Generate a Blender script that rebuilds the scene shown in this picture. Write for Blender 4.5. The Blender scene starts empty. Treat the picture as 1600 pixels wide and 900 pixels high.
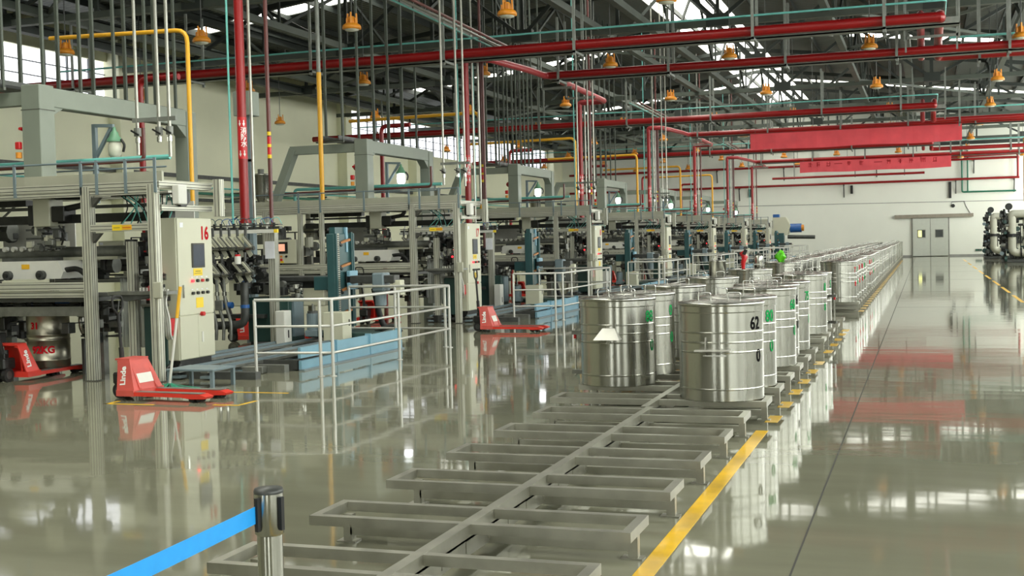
import bpy, math, random
from mathutils import Vector, Matrix
random.seed(7)
R = math.radians
PI = math.pi
col = bpy.context.scene.collection
sc = bpy.context.scene

# ---------------------------------------------------------------- camera, world, exposure
CAMZ = 1.6
FPX, YAW, PITCH, ROLL = 1907.0, 0.3272, 0.03775, -0.0241
cy_, sy_, cp_, sp_ = math.cos(YAW), math.sin(YAW), math.cos(PITCH), math.sin(PITCH)
fw = Vector((-sy_*cp_, cy_*cp_, -sp_)); rt = Vector((cy_, sy_, 0)); up = rt.cross(fw)
cr_, sr_ = math.cos(ROLL), math.sin(ROLL)
r2 = rt*cr_ + up*sr_; u2 = up*cr_ - rt*sr_
cam_data = bpy.data.cameras.new('camera')
cam = bpy.data.objects.new('camera', cam_data); col.objects.link(cam)
m3 = Matrix((r2, u2, -fw)).transposed()
cam.matrix_world = Matrix.Translation((0, 0, CAMZ)) @ m3.to_4x4()
cam_data.sensor_width = 36.0; cam_data.lens = FPX/1600*36.0
cam_data.clip_start = 0.05; cam_data.clip_end = 300
sc.camera = cam

w = bpy.data.worlds.new('world'); sc.world = w; w.use_nodes = True
w.node_tree.nodes['Background'].inputs[0].default_value = (0.85, 0.93, 1.0, 1)
w.node_tree.nodes['Background'].inputs[1].default_value = 0.6
SKY_E, WIN_E, SIDE_E = 4.4, 1.3, 5.6
sc.view_settings.view_transform = 'Standard'; sc.view_settings.look = 'None'
sc.view_settings.gamma = 1.0; sc.view_settings.use_curve_mapping = False
sc.view_settings.exposure = 0.55
sc.cycles.use_denoising = True
sc.cycles.max_bounces = 10; sc.cycles.diffuse_bounces = 6; sc.cycles.glossy_bounces = 5
sc.cycles.sample_clamp_indirect = 6.0; sc.cycles.sample_clamp_direct = 0
sc.cycles.caustics_reflective = False; sc.cycles.caustics_refractive = False

# ---------------------------------------------------------------- materials
def lin(c):
    o = []
    for v in c:
        v /= 255.0
        o.append(v/12.92 if v <= 0.04045 else ((v+0.055)/1.055)**2.4)
    return (o[0], o[1], o[2], 1.0)
MATS = {}
def mat(name, rgb, rough=0.5, metal=0.0, var=0.10, scale=6.0, bump=0.0, stretch=(1, 1, 1), emit=0.0, alpha=1.0, rvar=0.0, spec=0.5, coords='Object'):
    if name in MATS: return MATS[name]
    m = bpy.data.materials.new(name); m.use_nodes = True
    nt = m.node_tree; N = nt.nodes; L = nt.links
    b = N['Principled BSDF']
    tc = N.new('ShaderNodeTexCoord'); mp = N.new('ShaderNodeMapping'); mp.inputs['Scale'].default_value = stretch
    nz = N.new('ShaderNodeTexNoise'); nz.inputs['Scale'].default_value = scale; nz.inputs['Detail'].default_value = 5
    L.new(tc.outputs[coords], mp.inputs[0]); L.new(mp.outputs[0], nz.inputs['Vector'])
    rp = N.new('ShaderNodeValToRGB'); c = lin(rgb)
    rp.color_ramp.elements[0].position = 0.3; rp.color_ramp.elements[1].position = 0.7
    rp.color_ramp.elements[0].color = (c[0]*(1-var), c[1]*(1-var), c[2]*(1-var), 1)
    rp.color_ramp.elements[1].color = (min(1, c[0]*(1+var)), min(1, c[1]*(1+var)), min(1, c[2]*(1+var)), 1)
    L.new(nz.outputs['Fac'], rp.inputs[0]); L.new(rp.outputs[0], b.inputs['Base Color'])
    b.inputs['Roughness'].default_value = rough; b.inputs['Metallic'].default_value = metal
    b.inputs['Specular IOR Level'].default_value = spec
    if rvar:
        mr = N.new('ShaderNodeMapRange'); mr.inputs['To Min'].default_value = max(0.02, rough-rvar); mr.inputs['To Max'].default_value = rough+rvar
        L.new(nz.outputs['Fac'], mr.inputs['Value']); L.new(mr.outputs[0], b.inputs['Roughness'])
    if bump:
        bp = N.new('ShaderNodeBump'); bp.inputs['Strength'].default_value = bump; bp.inputs['Distance'].default_value = 0.02
        L.new(nz.outputs['Fac'], bp.inputs['Height']); L.new(bp.outputs[0], b.inputs['Normal'])
    if emit:
        L.new(rp.outputs[0], b.inputs['Emission Color']); b.inputs['Emission Strength'].default_value = emit
    if alpha < 1: b.inputs['Alpha'].default_value = alpha
    MATS[name] = m
    return m

STEEL = mat('brushed stainless steel', (172, 172, 164), 0.26, 1.0, 0.06, 3.0, 0.025, (3.0, 3.0, 0.3), rvar=0.05)
_b = STEEL.node_tree.nodes['Principled BSDF']; _b.inputs['Anisotropic'].default_value = 0.8; _b.inputs['Anisotropic Rotation'].default_value = 0.25
RACKST = mat('satin stainless tube', (166, 165, 154), 0.42, 1.0, 0.10, 9.0, 0.03, rvar=0.08)
CHROME = mat('bright handle steel', (200, 200, 195), 0.15, 1.0, 0.05)
ALU = mat('aluminium profile', (198, 198, 184), 0.45, 0.35, 0.05)
GROOVE = mat('profile groove', (70, 70, 64), 0.7)
BEIGE = mat('beige enamel', (200, 200, 178), 0.42, 0, 0.03, 2.0)
BEIGE2 = mat('warm grey enamel', (176, 176, 158), 0.45, 0, 0.06, 3.0)
PANEL = mat('pale panel', (214, 214, 206), 0.5, 0, 0.04)
PGREY = mat('portal grey paint', (130, 138, 127), 0.5, 0, 0.06, 2.0)
DARK = mat('oily black steel', (40, 41, 40), 0.4, 0.3, 0.3, 8.0)
DGREY = mat('dark grey steel', (74, 76, 74), 0.45, 0.3, 0.25, 8.0)
MGREY = mat('mid grey steel', (118, 120, 114), 0.42, 0.4, 0.2, 8.0)
TEAL = mat('teal machine paint', (48, 84, 86), 0.42, 0, 0.10, 4.0)
DTEAL = mat('dark green machine paint', (38, 66, 62), 0.45, 0, 0.14, 4.0)
SKYB = mat('sky blue paint', (122, 165, 185), 0.42, 0, 0.06, 4.0)
BGREY = mat('blue grey paint', (112, 128, 134), 0.45, 0, 0.08, 5.0)
REDP = mat('red pipe paint', (142, 18, 20), 0.33, 0, 0.10, 1.5)
PINKP = mat('pinkish red pipe paint', (158, 44, 50), 0.38, 0, 0.12, 1.5)  # pinker red for the second loop run and the branch pipes
REDJ = mat('red truck enamel', (214, 58, 46), 0.35, 0, 0.10, 5.0)
REDF = mat('faded red truck enamel', (196, 84, 76), 0.45, 0, 0.14, 5.0)
REDS = mat('red plastic', (196, 28, 34), 0.35)
REDN = mat('red stencil ink', (190, 24, 36), 0.8, spec=0.1)
GREENN = mat('green stencil ink', (30, 150, 80), 0.8, spec=0.1)
BLACKN = mat('black stencil ink', (12, 12, 14), 0.8, spec=0.1)
SHEET = mat('bright folded steel sheet', (214, 213, 205), 0.45, 0.6, 0.05)
WHITEN = mat('white ink', (235, 235, 232), 0.6)
YEL = mat('yellow paint', (232, 178, 40), 0.42, 0, 0.06, 6.0)
YELP = mat('yellow pipe paint', (226, 168, 42), 0.4, 0, 0.08, 2.0)
YELL = mat('yellow label', (238, 206, 40), 0.5, 0, 0.04)
YFLOOR = mat('yellow floor paint', (240, 190, 30), 0.28, 0, 0.10, 7.0)
ORANGE = mat('orange lamp casting', (212, 136, 34), 0.45, 0, 0.10, 9.0)
LENS = mat('unlit lamp glass', (206, 206, 190), 0.2)
LIT = mat('lit lamp glass', (250, 250, 255), 0.3, emit=6.0)
LITR = mat('red signal light', (255, 40, 50), 0.3, emit=2.5)
SCREENO = mat('orange screen', (236, 170, 140), 0.3, emit=0.5)
SCREEN = mat('dark screen', (74, 80, 92), 0.12)
TPIPE = mat('turquoise pipe', (112, 190, 182), 0.4, 0, 0.06)
GPIPE = mat('green pipe', (38, 112, 88), 0.4, 0, 0.08)
GALV = mat('galvanised strut', (132, 136, 130), 0.45, 0.35, 0.14, 7.0)
RAILM = mat('bright rail tube', (204, 204, 198), 0.35, 0.5, 0.06)
BROWN = mat('brown pipe paint', (92, 48, 44), 0.35, 0, 0.18, 3.0)
SPIPE = mat('silver pipe', (160, 160, 151), 0.32, 0.6, 0.10)
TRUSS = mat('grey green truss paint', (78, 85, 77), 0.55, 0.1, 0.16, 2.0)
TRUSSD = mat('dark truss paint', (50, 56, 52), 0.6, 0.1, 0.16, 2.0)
RUBBER = mat('black rubber', (28, 28, 28), 0.65)
BANNER = mat('red banner cloth', (240, 112, 122), 0.75, 0, 0.06, 2.0)
BANNERT = mat('dark red banner print', (186, 44, 52), 0.8, 0, 0.1)
BELT = mat('blue belt webbing', (30, 148, 226), 0.55, 0, 0.05, 20.0)
WOOD = mat('pale wood', (222, 184, 122), 0.6, 0, 0.12, 12.0, stretch=(1, 1, 8))
BAG = mat('green plastic bag', (96, 206, 30), 0.35, 0, 0.2, 12.0)
MOPG = mat('green mop yarn', (40, 134, 104), 0.85, 0, 0.3, 30.0)
PAPER = mat('white paper', (228, 230, 236), 0.6)
BLUEB = mat('blue fitting', (40, 92, 160), 0.4)
CURT = mat('clear plastic curtain', (172, 176, 172), 0.2, 0, 0.15, 6.0, alpha=0.55)
INSUL = mat('pipe insulation jacket', (178, 178, 163), 0.45, 0, 0.06, 3.0)
CHIL = mat('chiller enamel', (196, 198, 184), 0.45, 0, 0.05)
DOORM = mat('door enamel', (198, 202, 192), 0.35, 0, 0.03)
DOORF = mat('door frame grey', (136, 136, 128), 0.4, 0.3)
GLASSD = mat('door glass', (58, 64, 62), 0.2, 0, 0.35, 3.0)

def wall_mat(name, rgb, rough, var, sheet=0.0):
    m = mat(name, rgb, rough, 0, var, 0.5, 0.0)
    return m
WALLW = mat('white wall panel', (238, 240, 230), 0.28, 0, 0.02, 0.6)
WALLD = mat('olive wall darkened for reflections', (104, 104, 88), 0.7, 0, 0.05, 0.5)  # unseen front wall, coloured dark so the drums mirror a dark tone
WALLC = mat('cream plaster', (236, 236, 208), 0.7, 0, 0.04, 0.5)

def floor_mat():
    m = bpy.data.materials.new('polished concrete'); m.use_nodes = True
    nt = m.node_tree; N = nt.nodes; L = nt.links; b = N['Principled BSDF']
    tc = N.new('ShaderNodeTexCoord')
    n1 = N.new('ShaderNodeTexNoise'); n1.inputs['Scale'].default_value = 0.35; n1.inputs['Detail'].default_value = 6; n1.inputs['Distortion'].default_value = 0.8
    mp = N.new('ShaderNodeMapping'); mp.inputs['Scale'].default_value = (0.5, 2.6, 1); mp.inputs['Rotation'].default_value = (0, 0, 0.35)
    n2 = N.new('ShaderNodeTexNoise'); n2.inputs['Scale'].default_value = 1.3; n2.inputs['Detail'].default_value = 7
    L.new(tc.outputs['Object'], n1.inputs['Vector']); L.new(tc.outputs['Object'], mp.inputs[0]); L.new(mp.outputs[0], n2.inputs['Vector'])
    r1 = N.new('ShaderNodeValToRGB'); r1.color_ramp.elements[0].position = 0.32; r1.color_ramp.elements[1].position = 0.72
    r1.color_ramp.elements[0].color = lin((118, 118, 100)); r1.color_ramp.elements[1].color = lin((136, 136, 117))
    r2_ = N.new('ShaderNodeValToRGB'); r2_.color_ramp.elements[0].position = 0.3; r2_.color_ramp.elements[1].position = 0.75
    r2_.color_ramp.elements[0].color = lin((127, 127, 109)); r2_.color_ramp.elements[1].color = lin((102, 102, 88))
    L.new(n1.outputs['Fac'], r1.inputs[0]); L.new(n2.outputs['Fac'], r2_.inputs[0])
    mx = N.new('ShaderNodeMix'); mx.data_type = 'RGBA'; mx.inputs['Factor'].default_value = 0.45
    L.new(r1.outputs[0], mx.inputs[6]); L.new(r2_.outputs[0], mx.inputs[7]); L.new(mx.outputs[2], b.inputs['Base Color'])
    mr = N.new('ShaderNodeMapRange'); mr.inputs['To Min'].default_value = 0.025; mr.inputs['To Max'].default_value = 0.075
    L.new(n2.outputs['Fac'], mr.inputs['Value']); L.new(mr.outputs[0], b.inputs['Roughness'])
    mp3 = N.new('ShaderNodeMapping'); mp3.inputs['Scale'].default_value = (0.8, 1.6, 1)
    n3 = N.new('ShaderNodeTexNoise'); n3.inputs['Scale'].default_value = 1.1; n3.inputs['Detail'].default_value = 2
    L.new(tc.outputs['Object'], mp3.inputs[0]); L.new(mp3.outputs[0], n3.inputs['Vector'])
    bp = N.new('ShaderNodeBump'); bp.inputs['Strength'].default_value = 0.03; bp.inputs['Distance'].default_value = 0.05
    L.new(n3.outputs['Fac'], bp.inputs['Height']); L.new(bp.outputs[0], b.inputs['Normal'])
    b.inputs['Specular IOR Level'].default_value = 0.22
    return m
FLOOR = floor_mat()

def roof_mat():
    m = bpy.data.materials.new('corrugated roof sheet'); m.use_nodes = True
    nt = m.node_tree; N = nt.nodes; L = nt.links; b = N['Principled BSDF']
    tc = N.new('ShaderNodeTexCoord'); wv = N.new('ShaderNodeTexWave'); wv.bands_direction = 'Y'; wv.inputs['Scale'].default_value = 1.4
    L.new(tc.outputs['Object'], wv.inputs['Vector'])
    rp = N.new('ShaderNodeValToRGB'); rp.color_ramp.elements[0].color = lin((72, 77, 74)); rp.color_ramp.elements[1].color = lin((94, 99, 94))
    L.new(wv.outputs['Fac'], rp.inputs[0]); L.new(rp.outputs[0], b.inputs['Base Color'])
    bp = N.new('ShaderNodeBump'); bp.inputs['Strength'].default_value = 0.5; bp.inputs['Distance'].default_value = 0.05
    L.new(wv.outputs['Fac'], bp.inputs['Height']); L.new(bp.outputs[0], b.inputs['Normal'])
    b.inputs['Roughness'].default_value = 0.5
    return m
ROOF = roof_mat()
def glow_mat(name, rgb, e):
    m = mat(name, rgb, 0.5, 0, 0.03, 0.8, emit=e)
    return m
SKYL = glow_mat('daylit translucent roof sheet', (255, 254, 240), SKY_E)
WINL = glow_mat('daylit window glazing', (246, 248, 255), WIN_E)
SIDEL = glow_mat('daylit loading side glazing', (250, 254, 246), SIDE_E)
def cloth_translucent(m):
    nt = m.node_tree; N = nt.nodes; L = nt.links; b = N['Principled BSDF']; o = N['Material Output']
    tr = N.new('ShaderNodeBsdfTranslucent'); mx = N.new('ShaderNodeMixShader'); mx.inputs[0].default_value = 0.45
    L.new(b.inputs['Base Color'].links[0].from_socket, tr.inputs['Color']); L.new(b.outputs[0], mx.inputs[1]); L.new(tr.outputs[0], mx.inputs[2]); L.new(mx.outputs[0], o.inputs['Surface'])
cloth_translucent(BANNER)

# ---------------------------------------------------------------- mesh helper
class MB:
    """collects shapes in world coordinates and links them as ONE mesh object"""
    def __init__(s): s.v = []; s.f = []; s.mi = []; s.sm = []; s.mats = []
    def _m(s, m):
        if m not in s.mats: s.mats.append(m)
        return s.mats.index(m)
    def add(s, vs, fs, m, smooth=False):
        o = len(s.v); s.v += [tuple(v) for v in vs]; k = s._m(m)
        for f in fs: s.f.append([o+i for i in f]); s.mi.append(k); s.sm.append(smooth)
        return s
    def box(s, x0, x1, y0, y1, z0, z1, m):
        vs = [(x, y, z) for z in (z0, z1) for y in (y0, y1) for x in (x0, x1)]
        return s.add(vs, [(0, 2, 3, 1), (4, 5, 7, 6), (0, 1, 5, 4), (2, 6, 7, 3), (0, 4, 6, 2), (1, 3, 7, 5)], m)
    def cbox(s, x0, x1, y0, y1, z0, z1, c, m):
        """box with chamfered edges"""
        vs = []; 
        for sx in (0, 1):
            for sy in (0, 1):
                for sz in (0, 1):
                    x = (x0, x1)[sx]; y = (y0, y1)[sy]; z = (z0, z1)[sz]
                    dx = c if sx == 0 else -c; dy = c if sy == 0 else -c; dz = c if sz == 0 else -c
                    vs += [(x, y+dy, z+dz), (x+dx, y, z+dz), (x+dx, y+dy, z)]
        I = lambda a, b_, c_, k: (a*4+b_*2+c_)*3+k
        fs = []
        for a in (0, 1):
            q = [I(a, 0, 0, 0), I(a, 1, 0, 0), I(a, 1, 1, 0), I(a, 0, 1, 0)]; fs.append(q if a else q[::-1])
            q = [I(0, a, 0, 1), I(1, a, 0, 1), I(1, a, 1, 1), I(0, a, 1, 1)]; fs.append(q[::-1] if a else q)
            q = [I(0, 0, a, 2), I(1, 0, a, 2), I(1, 1, a, 2), I(0, 1, a, 2)]; fs.append(q if a else q[::-1])
        for a in (0, 1):
            for b_ in (0, 1):
                fs.append([I(a, b_, 0, 0), I(a, b_, 1, 0), I(a, b_, 1, 1), I(a, b_, 0, 1)])
                fs.append([I(a, 0, b_, 0), I(a, 1, b_, 0), I(a, 1, b_, 2), I(a, 0, b_, 2)])
                fs.append([I(0, a, b_, 1), I(1, a, b_, 1), I(1, a, b_, 2), I(0, a, b_, 2)])
        for a in (0, 1):
            for b_ in (0, 1):
                for c_ in (0, 1): fs.append([I(a, b_, c_, k) for k in range(3)])
        return s.add(vs, fs, m)
    def bar(s, p, q, wd, ht, m, upv=(0, 0, 1)):
        p = Vector(p); q = Vector(q); d = (q-p).normalized(); u = Vector(upv)
        if abs(d.dot(u)) > 0.98: u = Vector((0, 1, 0))
        sd = d.cross(u).normalized(); uu = sd.cross(d).normalized()
        vs = []
        for e in (p, q):
            for a, b_ in ((-1, -1), (1, -1), (1, 1), (-1, 1)): vs.append(e+sd*(a*wd/2)+uu*(b_*ht/2))
        return s.add(vs, [(0, 1, 2, 3), (7, 6, 5, 4), (0, 4, 5, 1), (1, 5, 6, 2), (2, 6, 7, 3), (3, 7, 4, 0)], m)
    def tube(s, pts, r, m, n=10, fillet=0.0, cap=True, closed=False):
        P = [Vector(p) for p in pts]
        if fillet and len(P) > 2:
            Q = [P[0]]
            for i in range(1, len(P)-1):
                a = (P[i-1]-P[i]); b_ = (P[i+1]-P[i]); t = min(fillet, a.length*0.49, b_.length*0.49)
                A = P[i]+a.normalized()*t; B = P[i]+b_.normalized()*t
                for k in range(5):
                    u = k/4; Q.append(A*(1-u)**2+P[i]*2*u*(1-u)+B*u*u)
            Q.append(P[-1]); P = Q
        rings = []; prev = None
        for i, p in enumerate(P):
            a = P[i-1] if i > 0 else (P[-1] if closed else p); b_ = P[i+1] if i < len(P)-1 else (P[0] if closed else p)
            d = (b_-a).normalized()
            if prev is None:
                u = Vector((0, 0, 1)) if abs(d.z) < 0.9 else Vector((0, 1, 0))
            else: u = prev
            u = (u-d*u.dot(d)).normalized(); prev = u; vv = d.cross(u)
            rr = r[i] if isinstance(r, (list, tuple)) else r
            rings.append([p+(u*math.cos(2*PI*k/n)+vv*math.sin(2*PI*k/n))*rr for k in range(n)])
        vs = [v for rg in rings for v in rg]; fs = []
        last = len(rings) if closed else len(rings)-1
        for i in range(last):
            j = (i+1) % len(rings)
            for k in range(n): fs.append((i*n+k, i*n+(k+1) % n, j*n+(k+1) % n, j*n+k))
        s.add(vs, fs, m, True)
        if cap and not closed:
            s.add(rings[0], [tuple(range(n))[::-1]], m); s.add(rings[-1], [tuple(range(n))], m)
        return s
    def lathe(s, prof, m, c=(0, 0, 0), n=24, axis='z', smooth=True):
        vs = []; fs = []
        for r, h in prof:
            for k in range(n):
                a = 2*PI*k/n; x, y = r*math.cos(a), r*math.sin(a)
                p = (x, y, h) if axis == 'z' else ((h, x, y) if axis == 'x' else (y, h, x))
                vs.append((c[0]+p[0], c[1]+p[1], c[2]+p[2]))
        for i in range(len(prof)-1):
            for k in range(n): fs.append((i*n+k, i*n+(k+1) % n, (i+1)*n+(k+1) % n, (i+1)*n+k))
        s.add(vs, fs, m, smooth)
        if prof[0][0] > 1e-6: s.add(vs[:n], [tuple(range(n))[::-1]], m)
        if prof[-1][0] > 1e-6: s.add(vs[-n:], [tuple(range(n))], m)
        return s
    def disc(s, c, r, h, axis, m, n=20):
        return s.lathe([(r, -h/2), (r, h/2)], m, c, n, axis, False)
    def prism(s, poly, axis, a, b_, m):
        """extrude a 2-D polygon along an axis: x->(y,z), y->(x,z), z->(x,y)"""
        def P(u, v, t): return {'x': (t, u, v), 'y': (u, t, v), 'z': (u, v, t)}[axis]
        n = len(poly); vs = [P(u, v, a) for u, v in poly]+[P(u, v, b_) for u, v in poly]
        fs = [tuple(range(n)), tuple(range(2*n-1, n-1, -1))]+[(i, i+n, (i+1) % n+n, (i+1) % n) for i in range(n)]
        return s.add(vs, fs, m)
    def build(s, name, parent=None, origin=None):
        me = bpy.data.meshes.new(name)
        if origin is None: origin = parent['_o'] if parent is not None and '_o' in parent else (0, 0, 0)
        o3 = Vector(origin)
        me.from_pydata([tuple(Vector(v)-o3) for v in s.v], [], s.f)
        for m in s.mats: me.materials.append(m)
        me.polygons.foreach_set('material_index', s.mi); me.polygons.foreach_set('use_smooth', s.sm)
        me.update()
        ob = bpy.data.objects.new(name, me); col.objects.link(ob)
        ob['_o'] = tuple(o3)
        if parent is not None: ob.parent = parent
        else: ob.location = o3
        return ob

def setp(o, label=None, cat=None, group=None, kind=None):
    if label: o['label'] = label
    if cat: o['category'] = cat
    if group: o['group'] = group
    if kind: o['kind'] = kind
    return o
def thing(name, loc, label, cat, group=None, kind=None):
    o = bpy.data.objects.new(name, None); col.objects.link(o); o.location = loc; o['_o'] = tuple(loc)
    o.empty_display_size = 0.1
    return setp(o, label, cat, group, kind)
def struct(o, label=None):
    o['kind'] = 'structure'
    if label: o['label'] = label
    return o
def dup(root, loc, rotz=None, label=None, group=None, skip=()):
    c = root.copy(); col.objects.link(c); c.location = loc
    if rotz is not None: c.rotation_euler = (0, 0, rotz)
    if label: c['label'] = label
    if group: c['group'] = group
    for ch in list(root.children):
        if ch.name.split('.')[0] in skip: continue
        d = ch.copy(); col.objects.link(d); d.parent = c
        for g in list(ch.children):
            e = g.copy(); col.objects.link(e); e.parent = d
    return c
def shift(root, dx=0, dy=0, dz=0): return tuple(Vector(root.location)+Vector((dx, dy, dz)))
ORD = ['first', 'second', 'third', 'fourth', 'fifth', 'sixth', 'seventh', 'eighth', 'ninth', 'tenth', 'eleventh', 'twelfth', 'thirteenth', 'fourteenth', 'fifteenth', 'sixteenth']

_tc = {}
def text_verts(txt, size, bold=0.0):
    """flat text as (verts, faces) centred on its own middle, in the x-y plane"""
    key = (txt, size, bold)
    if key in _tc: return _tc[key]
    cu = bpy.data.curves.new('lettering', 'FONT'); cu.body = txt; cu.size = size; cu.offset = bold
    cu.align_x = 'CENTER'; cu.align_y = 'CENTER'; cu.resolution_u = 3
    ob = bpy.data.objects.new('lettering', cu); col.objects.link(ob)
    dg = bpy.context.evaluated_depsgraph_get(); me = bpy.data.meshes.new_from_object(ob.evaluated_get(dg))
    res = ([tuple(v.co) for v in me.vertices], [tuple(p.vertices) for p in me.polygons])
    bpy.data.objects.remove(ob); bpy.data.curves.remove(cu); bpy.data.meshes.remove(me)
    _tc[key] = res
    return res
def text_on(mb, txt, size, c, ux, uy, m, bold=0.0, sx=1.0):
    """lettering on a flat face: centre c, reading direction ux, up uy"""
    vs, fs = text_verts(txt, size, bold); c = Vector(c); ux = Vector(ux); uy = Vector(uy)
    mb.add([c+ux*(v[0]*sx)+uy*v[1] for v in vs], fs, m); return mb
def text_round(mb, txt, size, c, r, az, z, m, bold=0.0, sx=1.0):
    """lettering wrapped on an upright cylinder (outward, az = azimuth of its middle)"""
    vs, fs = text_verts(txt, size, bold)
    out = []
    for v in vs:
        a = az+v[0]*sx/r; out.append((c[0]+r*math.cos(a), c[1]+r*math.sin(a), c[2]+z+v[1]))
    mb.add(out, fs, m, False); return mb

# ================================================================ SETTING
XL, XR, YB, YF = -24.6, 8.6, 84.3, -9.0
RX, RZ, RS = -8.0, 10.5, 0.12          # ridge line, height, slope
def rz(x): return RZ-RS*abs(x-RX)
Y0, PIT = 12.64, 10.1                   # first machine plane, machine pitch
struct(MB().box(XL-0.2, XR+0.2, YF-0.2, YB+0.2, -0.2, 0, FLOOR).build('floor'), 'polished grey concrete hall floor')
# yellow floor line, dashes, joints
struct(MB().box(-1.337, -1.237, 2.2, 10.1, 0, 0.002, YFLOOR).build('floor_marking'), 'solid yellow line along the drum rack')
dash = [10.56, 11.5, 12.47, 13.4, 14.4, 15.37, 16.92, 17.95, 18.87, 19.85, 20.7]+[26.0+0.958*k for k in range(50)]
for i, y in enumerate(dash):
    struct(MB().box(-1.325, -1.215, y, y+0.4, 0, 0.002, YFLOOR).build('floor_marking'), 'yellow dash of the walkway edge marking')
for y in (29.0, 33.5, 38.0, 43.0, 48.5, 54.5, 61.0, 68.0):
    struct(MB().box(1.98, 2.06, y, y+3.2+(y-29)*0.04, 0, 0.002, YFLOOR).build('floor_marking'), 'thin yellow line along the far side of the walkway')
mk = MB(); mk.box(-8.2, -7.6, 10.72, 10.76, 0, 0.002, YFLOOR); mk.box(-8.2, -8.16, 10.72, 10.95, 0, 0.002, YFLOOR)
struct(mk.build('floor_marking'), 'worn yellow corner mark beside the pallet truck')
mk = MB(); mk.box(-7.35, -6.64, 11.82, 11.86, 0, 0.002, YFLOOR); mk.box(-6.68, -6.64, 10.85, 11.2, 0, 0.002, YFLOOR); mk.box(-6.95, -6.64, 10.82, 10.86, 0, 0.002, YFLOOR)
struct(mk.build('floor_marking'), 'worn yellow corner mark past the fork tips')
JOINT = mat('floor joint filler', (62, 62, 56), 0.8)
struct(MB().box(-0.625, -0.615, YF, YB, 0, 0.001, JOINT).build('floor_joint_line'), 'dark joint running along the walkway floor')
for y in (27.4, 34.5, 43.0, 51.5, 60.0, 70.0):
    struct(MB().box(-0.6, 5.0, y, y+0.012, 0, 0.001, JOINT).build('floor_joint_line'), 'fine joint across the walkway floor')
# walls: left wall with two window bands as real openings between piers
wl = MB()
wins = [(20.0, 32.9, 6.0, 7.62), (50.2, 80.5, 6.2, 7.75)]
ys = sorted([(a, b_, z0, z1) for a, b_, z0, z1 in wins])
cur = YF
for a, b_, z0, z1 in ys:
    wl.box(XL-0.25, XL, cur, a, 0, 8.52, WALLC)
    wl.box(XL-0.25, XL, a, b_, 0, z0, WALLC); wl.box(XL-0.25, XL, a, b_, z1, 8.52, WALLC); cur = b_
wl.box(XL-0.25, XL, cur, YB, 0, 8.52, WALLC)
struct(wl.build('wall_left'))
wn = 1
FRAMEW = mat('window frame grey', (120, 124, 128), 0.5)
for a, b_, z0, z1 in wins:
    g = MB().box(XL-0.16, XL-0.12, a, b_, z0, z1, WINL).build('window_%d' % wn); struct(g, 'bright clerestory window band in the cream side wall')
    f = MB(); y = a
    while y <= b_+0.01: f.box(XL-0.12, XL-0.06, y-0.025, y+0.025, z0, z1, FRAMEW); y += 1.01
    for k in range(1, 4): f.box(XL-0.115, XL-0.07, a, b_, z0+(z1-z0)*k/4-0.015, z0+(z1-z0)*k/4+0.015, FRAMEW)
    f.build('window_frame', g, (0, 0, 0)); wn += 1
pn = 1
for y in (17.2, 25.2, 33.2, 41.0, 49.2, 57, 65, 73, 81):
    zt = 6.0 if (20 < y < 32.9 or 50.2 < y < 80.5) else 8.3
    struct(MB().box(XL, XL+0.45, y-0.3, y+0.3, 0, zt, WALLC).build('wall_pillar'), 'cream wall pier on the side wall'); pn += 1
struct(MB().box(XL, XL+0.22, YF, YB, 4.12, 4.24, DGREY).build('trim_1'), 'dark ledge along the cream side wall')
# back wall (far end) with gable, right and front walls
gab = lambda y0, y1, m: MB().prism([(XL-0.25, 0), (XR+0.25, 0), (XR+0.25, rz(XR)+0.02), (RX, RZ+0.02), (XL-0.25, rz(XL)+0.02)], 'y', y0, y1, m)
struct(gab(YB, YB+0.25, WALLW).build('wall_back'))
wr_ = MB().box(XR, XR+0.25, YF, YB, 0, 2.4, WALLW).box(XR, XR+0.25, YF, YB, 7.9, 8.52, WALLW)
yy = YF
while yy < YB: wr_.box(XR, XR+0.25, yy, min(yy+0.9, YB), 2.4, 7.9, WALLW); yy += 6.0
struct(wr_.build('wall_right'))
sg = MB().box(XR+0.2, XR+0.22, YF, YB, 2.4, 7.9, SIDEL).build('window_30'); struct(sg, 'tall daylit glazing of the loading side')
f = MB()
for k in range(47): f.box(XR+0.1, XR+0.16, YF+2*k-0.03, YF+2*k+0.03, 2.4, 7.9, FRAMEW)
for z in (4.7, 6.3): f.box(XR+0.1, XR+0.16, YF, YB, z-0.03, z+0.03, FRAMEW)
f.build('window_frame', sg, (0, 0, 0))
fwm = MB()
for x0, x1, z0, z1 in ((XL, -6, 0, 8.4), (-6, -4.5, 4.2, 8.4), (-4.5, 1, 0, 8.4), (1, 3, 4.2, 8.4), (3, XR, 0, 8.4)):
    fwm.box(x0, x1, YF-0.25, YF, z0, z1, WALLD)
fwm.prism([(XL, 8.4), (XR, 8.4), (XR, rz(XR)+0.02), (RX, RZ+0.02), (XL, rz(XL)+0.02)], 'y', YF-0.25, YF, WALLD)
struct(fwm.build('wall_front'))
for n_, (x0, x1) in enumerate(((-6, -4.5), (1, 3))):
    g = MB().box(x0, x1, YF-0.18, YF-0.14, 0, 4.2, SIDEL).build('door_%d' % (n_+2)); struct(g)
    f = MB()
    for k in range(3): f.box(x0+(x1-x0)*k/2-0.05, x0+(x1-x0)*k/2+0.05, YF-0.14, YF-0.04, 0, 4.2, FRAMEW)
    f.build('door_frame', g, (0, 0, 0))
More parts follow.
